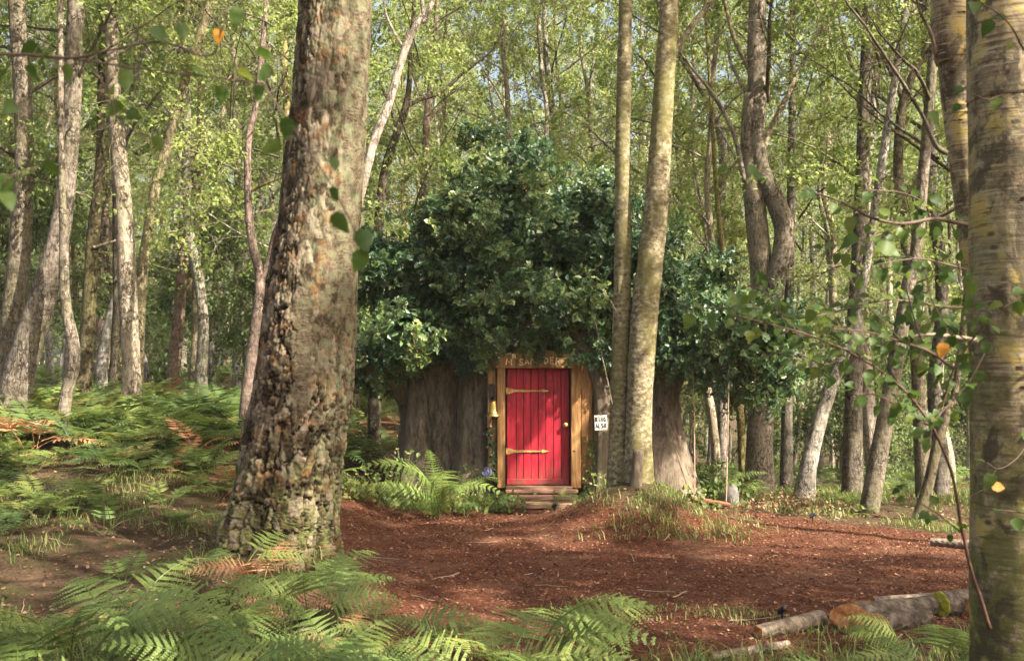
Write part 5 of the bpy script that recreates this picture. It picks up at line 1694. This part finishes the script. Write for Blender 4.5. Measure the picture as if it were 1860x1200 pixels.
# loose low plants along the foot of the house
for px, Y_, s_, lab in ((655, 14.3, .30, 'wispy weed where the mulch runs behind the old birch'), (830, 13.9, .28, 'rusty yellow weed at the foot of the spreading fern'), (920, 14.0, .24, 'tangled weed beside the lowest step'), (1110, 13.7, .26, 'ragged weed below the white sign'), (1265, 14.3, .3, 'yellowish weed under the swing')):
    x = P(px, 900, Y_)[0]; g0 = float(gz(x, Y_))
    t = thing('weed', lab, 'plant', (x, Y_, g0))
    n = 110
    p_ = np.stack([x + rng.normal(size=n) * s_ * .5, Y_ + rng.normal(size=n) * s_ * .3, g0 + rng.uniform(0, s_, n)], -1)
    V, F = spread_template(*LEAF_KITE, p_, unit(rng.normal(size=(n, 3)) + (0, 0, .8)), unit(rng.normal(size=(n, 3)) + (0, -.6, .6)), rng.uniform(.04, .10, n))
    tag(part('leaves', V, F, M['grass'], t), kind='stuff')
# dry brush heap at the foot of the sunlit leaning birch
x, Y_ = P(1440, 900, 14.6)[0], 14.6
bh = thing('brush_heap', 'heap of dry tan brush and leaves at the foot of the short sunlit birch', 'brush', (x, Y_, float(gz(x, Y_))))
n = 1300
p_ = np.stack([x + rng.normal(size=n) * .42, Y_ + rng.normal(size=n) * .3, np.zeros(n)], -1)
p_[:, 2] = gz(p_[:, 0], p_[:, 1]) + np.abs(rng.normal(size=n)) * .12 * np.exp(-((p_[:, 0] - x) / .6) ** 2)
V, F = spread_template(*LEAF_KITE, p_, unit(rng.normal(size=(n, 3))), unit(rng.normal(size=(n, 3)) * .6 + (0, -.3, 1)), rng.uniform(.02, .055, n))
tag(part('dry_leaves', V, F, M['litter'], bh), kind='stuff')

# ------------------------------------------------------------------ leafy twigs close to the camera
OV = [new_mesh('leaf', *ovate_leaf(k), [M['leaf_near']], True) for k in range(5)]


def one_leaf(t, q, tip, nrm, L, mat=None):
    y = Vector(tip).normalized(); z = Vector(nrm); x = y.cross(z).normalized(); z = x.cross(y)
    Mx = Matrix((x, y, z)).transposed()
    o = link('leaf', OV[rl_.randrange(5)], t, tuple(np.asarray(q) - np.array(t.location)), Mx.to_euler(), (L, L, L))
    if mat: set_mat(o, M[mat])
    return o


rl_ = random.Random(8)


def leafy(t, specs, Yf, step=22, Lpx=40, off=14, mat='twig', r_end=.0015, skip=.1):
    for spec in specs:
        pts = np.array([(*P(px, py, yy), .5 * w * yy / F_PX) for px, py, w, yy in spec])
        L = sum(math.hypot(spec[i + 1][0] - spec[i][0], spec[i + 1][1] - spec[i][1]) for i in range(len(spec) - 1))
        c = catmull(pts, max(12, int(L / 12)))
        c[:, :3] += .008 * np.stack([fbm(c[:, 0] * 9 + q, c[:, 2] * 9) for q in (1, 4, 8)], -1)
        part('twig', *tube(c[:, :3], np.maximum(c[:, 3], r_end), 6), M[spec_mat(spec, mat)], t, True)
        if step is None:
            continue
        nl = int(L / step)
        dirn = unit(pts[-1, :3] - pts[0, :3])
        for k in range(nl):
            if rl_.random() < skip: continue
            u = (k + rl_.uniform(.2, .8)) / nl
            if u < .08: continue
            b = c[min(int(u * (len(c) - 1)), len(c) - 1)]
            side = 1 if k % 2 else -1
            px2m = b[1] / F_PX
            d = unit(dirn * rl_.uniform(.3, .9) + np.array((rl_.uniform(-.5, .5), rl_.uniform(-.7, .7), side * rl_.uniform(.2, .8) - .15)))
            q = b[:3] + d * off * px2m * rl_.uniform(.3, 1.2)
            part_stalk.append((t, b[:3], q))
            one_leaf(t, q, d + np.array((0, 0, -.25)), (rl_.uniform(-.5, .5), rl_.uniform(-.9, -.1), 1.0 * rl_.uniform(.3, 1)), Lpx * px2m * rl_.uniform(.65, 1.2))


def spec_mat(spec, mat):
    return 'twig_red' if spec[0][:2] in ((1797, 1140), (1733, 668), (1694, 775)) else mat


part_stalk = []
sap = thing('hornbeam_sapling', 'thin reddish stemmed sapling with broad green leaves in front of the smooth birch', 'sapling', P(1795, 1135, 3.8))
leafy(sap, [[(1797, 1140, 9, 3.84), (1772, 1060, 7, 3.8), (1748, 965, 6.5, 3.75), (1736, 890, 6, 3.7), (1718, 830, 5.5, 3.65), (1694, 775, 5, 3.6)]], 3.7, None)
leafy(sap, [[(1694, 775, 4.5, 3.6), (1640, 706, 4, 3.55), (1560, 650, 3.5, 3.5), (1480, 612, 3, 3.4), (1400, 588, 2.2, 3.3), (1325, 570, 1.5, 3.2)],
            [(1694, 775, 5, 3.6), (1716, 722, 4.8, 3.6), (1733, 668, 4.5, 3.6), (1762, 622, 4, 3.6), (1800, 580, 3, 3.55)],
            [(1733, 668, 6, 3.6), (1690, 640, 5, 3.55), (1640, 622, 4, 3.5), (1570, 602, 3, 3.45), (1505, 596, 2, 3.4)],
            [(1716, 722, 5, 3.6), (1702, 672, 4, 3.7), (1672, 612, 3.5, 3.7), (1655, 560, 3, 3.75), (1640, 505, 2, 3.75)],
            [(1640, 706, 4, 3.55), (1610, 660, 3, 3.6), (1600, 600, 2.5, 3.65), (1610, 545, 2, 3.7)],
            [(1560, 650, 3, 3.5), (1500, 662, 2.5, 3.5), (1440, 640, 2, 3.5), (1380, 650, 1.5, 3.5)],
            [(1790, 640, 3, 3.7), (1755, 700, 3, 3.6), (1700, 760, 2, 3.5), (1690, 810, 2, 3.4)],
            [(1745, 965, 3, 3.75), (1700, 930, 2.5, 3.7), (1660, 905, 2, 3.7), (1640, 870, 1.5, 3.7)],
            [(1560, 650, 2.5, 3.5), (1540, 610, 2, 3.55), (1500, 560, 1.8, 3.6), (1470, 540, 1.5, 3.6)], [(1640, 622, 2.5, 3.5), (1600, 580, 2, 3.55), (1560, 540, 1.8, 3.6), (1540, 500, 1.5, 3.6)],
            [(1702, 672, 3, 3.7), (1740, 600, 2.5, 3.7), (1752, 540, 2, 3.7), (1740, 480, 1.5, 3.7)], [(1480, 612, 2, 3.4), (1440, 600, 2, 3.4), (1400, 540, 1.5, 3.4), (1360, 520, 1.5, 3.4)],
            [(1694, 775, 3, 3.6), (1660, 760, 2, 3.6), (1600, 720, 1.8, 3.55), (1540, 715, 1.5, 3.5)], [(1762, 622, 3, 3.6), (1720, 590, 2, 3.6), (1690, 540, 2, 3.6), (1680, 490, 1.5, 3.6)]], 3.5, 9, 25, 22)
one_leaf(sap, P(1716, 622, 3.55), (-.3, 0, -1), (-.3, -1, .2), .052, 'leaf_autumn')
one_leaf(sap, P(1800, 882, 3.74), (1, 0, -.1), (0, -1, .4), .05, 'leaf_autumn')

up = thing('leafy_bough', 'green leafy bough with a pale brown stem reaching out between the two smooth birches', 'branch', P(1765, 405, 5.2))
leafy(up, [[(1768, 410, 9, 5.1), (1722, 400, 8, 4.9), (1690, 398, 7, 4.8), (1640, 406, 6, 4.6), (1585, 396, 5, 4.4), (1525, 366, 3, 4.2), (1478, 350, 2, 4.1)],
           [(1640, 406, 4, 4.6), (1600, 425, 3, 4.5), (1550, 440, 2.5, 4.4), (1500, 470, 2, 4.3)],
           [(1690, 398, 4, 4.8), (1680, 370, 3, 4.8), (1640, 350, 2.5, 4.7), (1570, 345, 2, 4.6)],
           [(1775, 560, 6, 5.0), (1710, 556, 5, 4.8), (1620, 545, 4, 4.5), (1540, 560, 3, 4.3), (1450, 578, 2.5, 4.1), (1380, 560, 2, 4.0), (1240, 560, 1.5, 3.9)],
           [(1780, 500, 5, 5.0), (1720, 480, 4, 4.8), (1660, 470, 3, 4.6), (1590, 480, 2, 4.5)]], 4.5, 11, 29, 20)
for px, py, L in ((1592, 446, 46), (1560, 432, 40), (1356, 306, 44), (1322, 303, 26), (1750, 160, 22), (1745, 190, 20), (1686, 205, 34), (1690, 355, 30)):
    one_leaf(up, P(px, py, 3.2), (rl_.uniform(-1, 1), rl_.uniform(-.3, .3), -.3), (rl_.uniform(-.3, .3), -.7, .6), L * 3.2 / F_PX)
part('twig', *tube(catmull(np.array([P(1592, 446, 3.25), P(1620, 452, 3.6), P(1660, 470, 4.6)]), 12), .0022, 5), M['twig'], up)
part('twig', *tube(catmull(np.array([P(1322, 303, 3.2), P(1356, 306, 3.25), P(1420, 318, 3.5), P(1478, 350, 4.1)]), 12), .0018, 5), M['twig'], up)

db = thing('dead_branch', 'bare leafless grey branch hanging off the second smooth birch', 'branch', P(1716, 272, 5.3))
for spec in ([(1718, 276, 11, 5.3), (1700, 262, 9, 5.25), (1672, 205, 7, 5.2), (1648, 165, 7, 5.1), (1610, 105, 6, 5.0), (1575, 50, 5, 4.9), (1540, 5, 4, 4.8), (1520, -30, 3, 4.8)],
             [(1655, 178, 5, 5.1), (1630, 130, 4, 5.2), (1590, 85, 3, 5.3), (1560, 40, 2, 5.3)],
             [(1700, 100, 8, 5.4), (1690, 60, 7, 5.3), (1672, 20, 6, 5.2), (1660, -20, 5, 5.2)]):
    c = catmull(np.array([(*P(px, py, yy), .5 * w * yy / F_PX) for px, py, w, yy in spec]), 40)
    part('twig', *tube(c[:, :3] + .02 * np.stack([fbm(c[:, 2] * 5 + q, c[:, 0]) for q in (1, 5, 9)], -1), c[:, 3], 7), M['bark_mid'], db, True)
d2 = thing('dead_branch', 'stubby lichen crusted dead branch stuck out beside the orange leaf', 'branch', P(1772, 617, 3.9))
c = catmull(np.array([(*P(px, py, 3.86), .5 * w * 3.86 / F_PX) for px, py, w in [(1776, 618, 10), (1745, 614, 9), (1710, 609, 8), (1680, 608, 6), (1655, 611, 3)]]), 40)
V, F = tube(c[:, :3], c[:, 3], 12)
V += .006 * np.stack([fbm(V[:, 0] * 60 + q, V[:, 1] * 60, V[:, 2] * 60) for q in (1, 5, 9)], -1)
part('twig', V, F, M['twig_pale'], d2, True)

# twigs on the nearest birch, top right corner and its flank
ng = thing('leafy_twig', 'small leafy twig crossing the top of the nearest yellow birch', 'branch', P(1866, 120, 3.7))
leafy(ng, [[(1900, 130, 5, 3.7), (1862, 90, 4, 3.6), (1830, 40, 3, 3.5), (1790, 10, 3, 3.5), (1745, -10, 2, 3.5)], [(1900, 190, 4, 3.7), (1850, 165, 3, 3.6), (1800, 180, 2, 3.55), (1770, 172, 1.5, 3.5)]], 3.6, 30, 30)
nb = thing('leafy_twig', 'leafy twig with pale leaves sprouting from the flank of the nearest yellow birch', 'branch', P(1840, 560, 3.8))
leafy(nb, [[(1880, 520, 4, 3.8), (1852, 540, 3, 3.7), (1820, 560, 2, 3.65)], [(1880, 780, 3, 3.8), (1850, 830, 2.5, 3.72), (1815, 850, 2, 3.7), (1790, 840, 1.5, 3.68)],
           [(1880, 940, 3, 3.8), (1850, 930, 2, 3.7), (1800, 925, 2, 3.7)]], 3.7, 18, 28)

# dark bough over the top left corner, from the birch standing beyond the picture edge
bo = thing('overhanging_bough', 'dark thin bough with drooping leaves crossing the upper left corner', 'branch', P(-400, 90, 2.5))
leafy(bo, [[(-1350, -40, 14, 2.5), (-400, 92, 9, 2.45), (0, 98, 7, 2.4), (125, 105, 6, 2.35), (200, 92, 4.5, 2.3), (290, 78, 4, 2.3), (378, 102, 3.5, 2.25), (400, 60, 3, 2.2), (418, -10, 2.5, 2.2)],
           [(125, 105, 4, 2.35), (200, 117, 4, 2.35), (280, 127, 3.5, 2.3), (350, 136, 3, 2.3), (420, 145, 2.5, 2.25), (480, 150, 2, 2.2)],
           [(160, 110, 3, 2.35), (180, 140, 2, 2.3), (205, 185, 1.5, 2.3), (212, 215, 1.5, 2.3)],
           [(480, 150, 2, 2.2), (505, 190, 2, 2.15), (540, 240, 1.8, 2.1), (585, 310, 1.5, 2.05), (630, 385, 1.5, 2.0), (668, 465, 1.2, 2.0)]], 2.3, None)
for px, py, L, yy in ((70, 85, 46, 2.4), (100, 90, 44, 2.38), (45, 125, 42, 2.35), (112, 120, 44, 2.35), (225, 125, 42, 2.3), (8, 125, 30, 2.3), (345, 125, 40, 2.28), (400, 155, 36, 2.25), (430, 130, 40, 2.25), (430, 12, 40, 2.2), (465, 95, 36, 2.2), (495, 122, 38, 2.2), (280, 50, 38, 2.3),
                      (205, 150, 36, 2.3), (220, 185, 36, 2.3), (212, 212, 30, 2.3), (25, 188, 40, 2.2), (520, 212, 44, 2.1), (512, 262, 42, 2.1), (478, 155, 36, 2.15), (600, 392, 46, 2.0), (655, 415, 46, 1.95), (662, 455, 46, 1.95), (600, 340, 30, 2.0), (610, 285, 28, 2.0),
                      (20, 320, 46, 1.7), (5, 350, 46, 1.7), (75, 300, 40, 1.9), (275, 250, 34, 2.2), (250, 200, 30, 2.3), (330, 40, 36, 2.25)):
    one_leaf(bo, P(px, py, yy), (rl_.uniform(-.8, .8), rl_.uniform(-.3, .3), -rl_.uniform(.1, .8)), (rl_.uniform(-.4, .4), rl_.choice((-1, 1)) * rl_.uniform(.3, .9), .7), L * yy / F_PX)
BO_LEAVES = True
part('twig', *tube(catmull(np.array([P(212, 215, 2.3), P(120, 270, 2.1), P(75, 300, 1.9), P(20, 320, 1.7), P(0, 350, 1.7)]), 16), .0012, 5), M['twig'], bo)
part('twig', *tube(catmull(np.array([P(212, 215, 2.3), P(240, 235, 2.25), P(275, 250, 2.2)]), 8), .0012, 5), M['twig'], bo)
one_leaf(bo, P(397, 52, 2.2), (0, 0, -1), (.5, -1, .2), .03, 'leaf_autumn')
# every leaf of the boughs hangs on a thin stalk from the nearest twig
for t in (bo, up, sap):
    tw_pts = np.concatenate([np.array([v.co[:] for v in o.data.vertices]) for o in t.children if o.name.startswith('twig')]) + np.array(t.location)
    have = {tuple(np.round(c, 4)) for a, b, c in part_stalk if a is t}
    for o in t.children:
        if o.name.startswith('leaf') and tuple(np.round(np.array(o.location) + np.array(t.location), 4)) not in have:
            q = np.array(o.location) + np.array(t.location)
            part_stalk.append((t, tw_pts[np.argmin(np.linalg.norm(tw_pts - q, axis=1))], q))
# leaf stalks, joined per plant
for t in {id(a): a for a, b, c in part_stalk}.values():
    ps = [tube(np.array([b, (b + c) / 2 + (0, 0, .003), c]), .0009, 3, False) for a, b, c in part_stalk if a is t]
    tag(part('leaf_stalks', *merge(ps), M['twig'], t), kind='stuff')

# ------------------------------------------------------------------ thin haze added to lighten the far wood
hm_ = bpy.data.materials.new('added_haze'); hm_.use_nodes = True
ht = hm_.node_tree
for n in list(ht.nodes): ht.nodes.remove(n)
hv = ht.nodes.new('ShaderNodeVolumePrincipled'); hv.inputs['Color'].default_value = (.93, .95, .88, 1); hv.inputs['Density'].default_value = .0005; hv.inputs['Anisotropy'].default_value = .0
ho = ht.nodes.new('ShaderNodeOutputMaterial'); ht.links.new(hv.outputs[0], ho.inputs['Volume'])
V, F = box(-131, 131, -61, 191, -6, 40, .01)
tag(link('haze', new_mesh('haze', V, F, [hm_])), 'thin pale haze added to lighten the far wood', 'haze', kind='stuff')
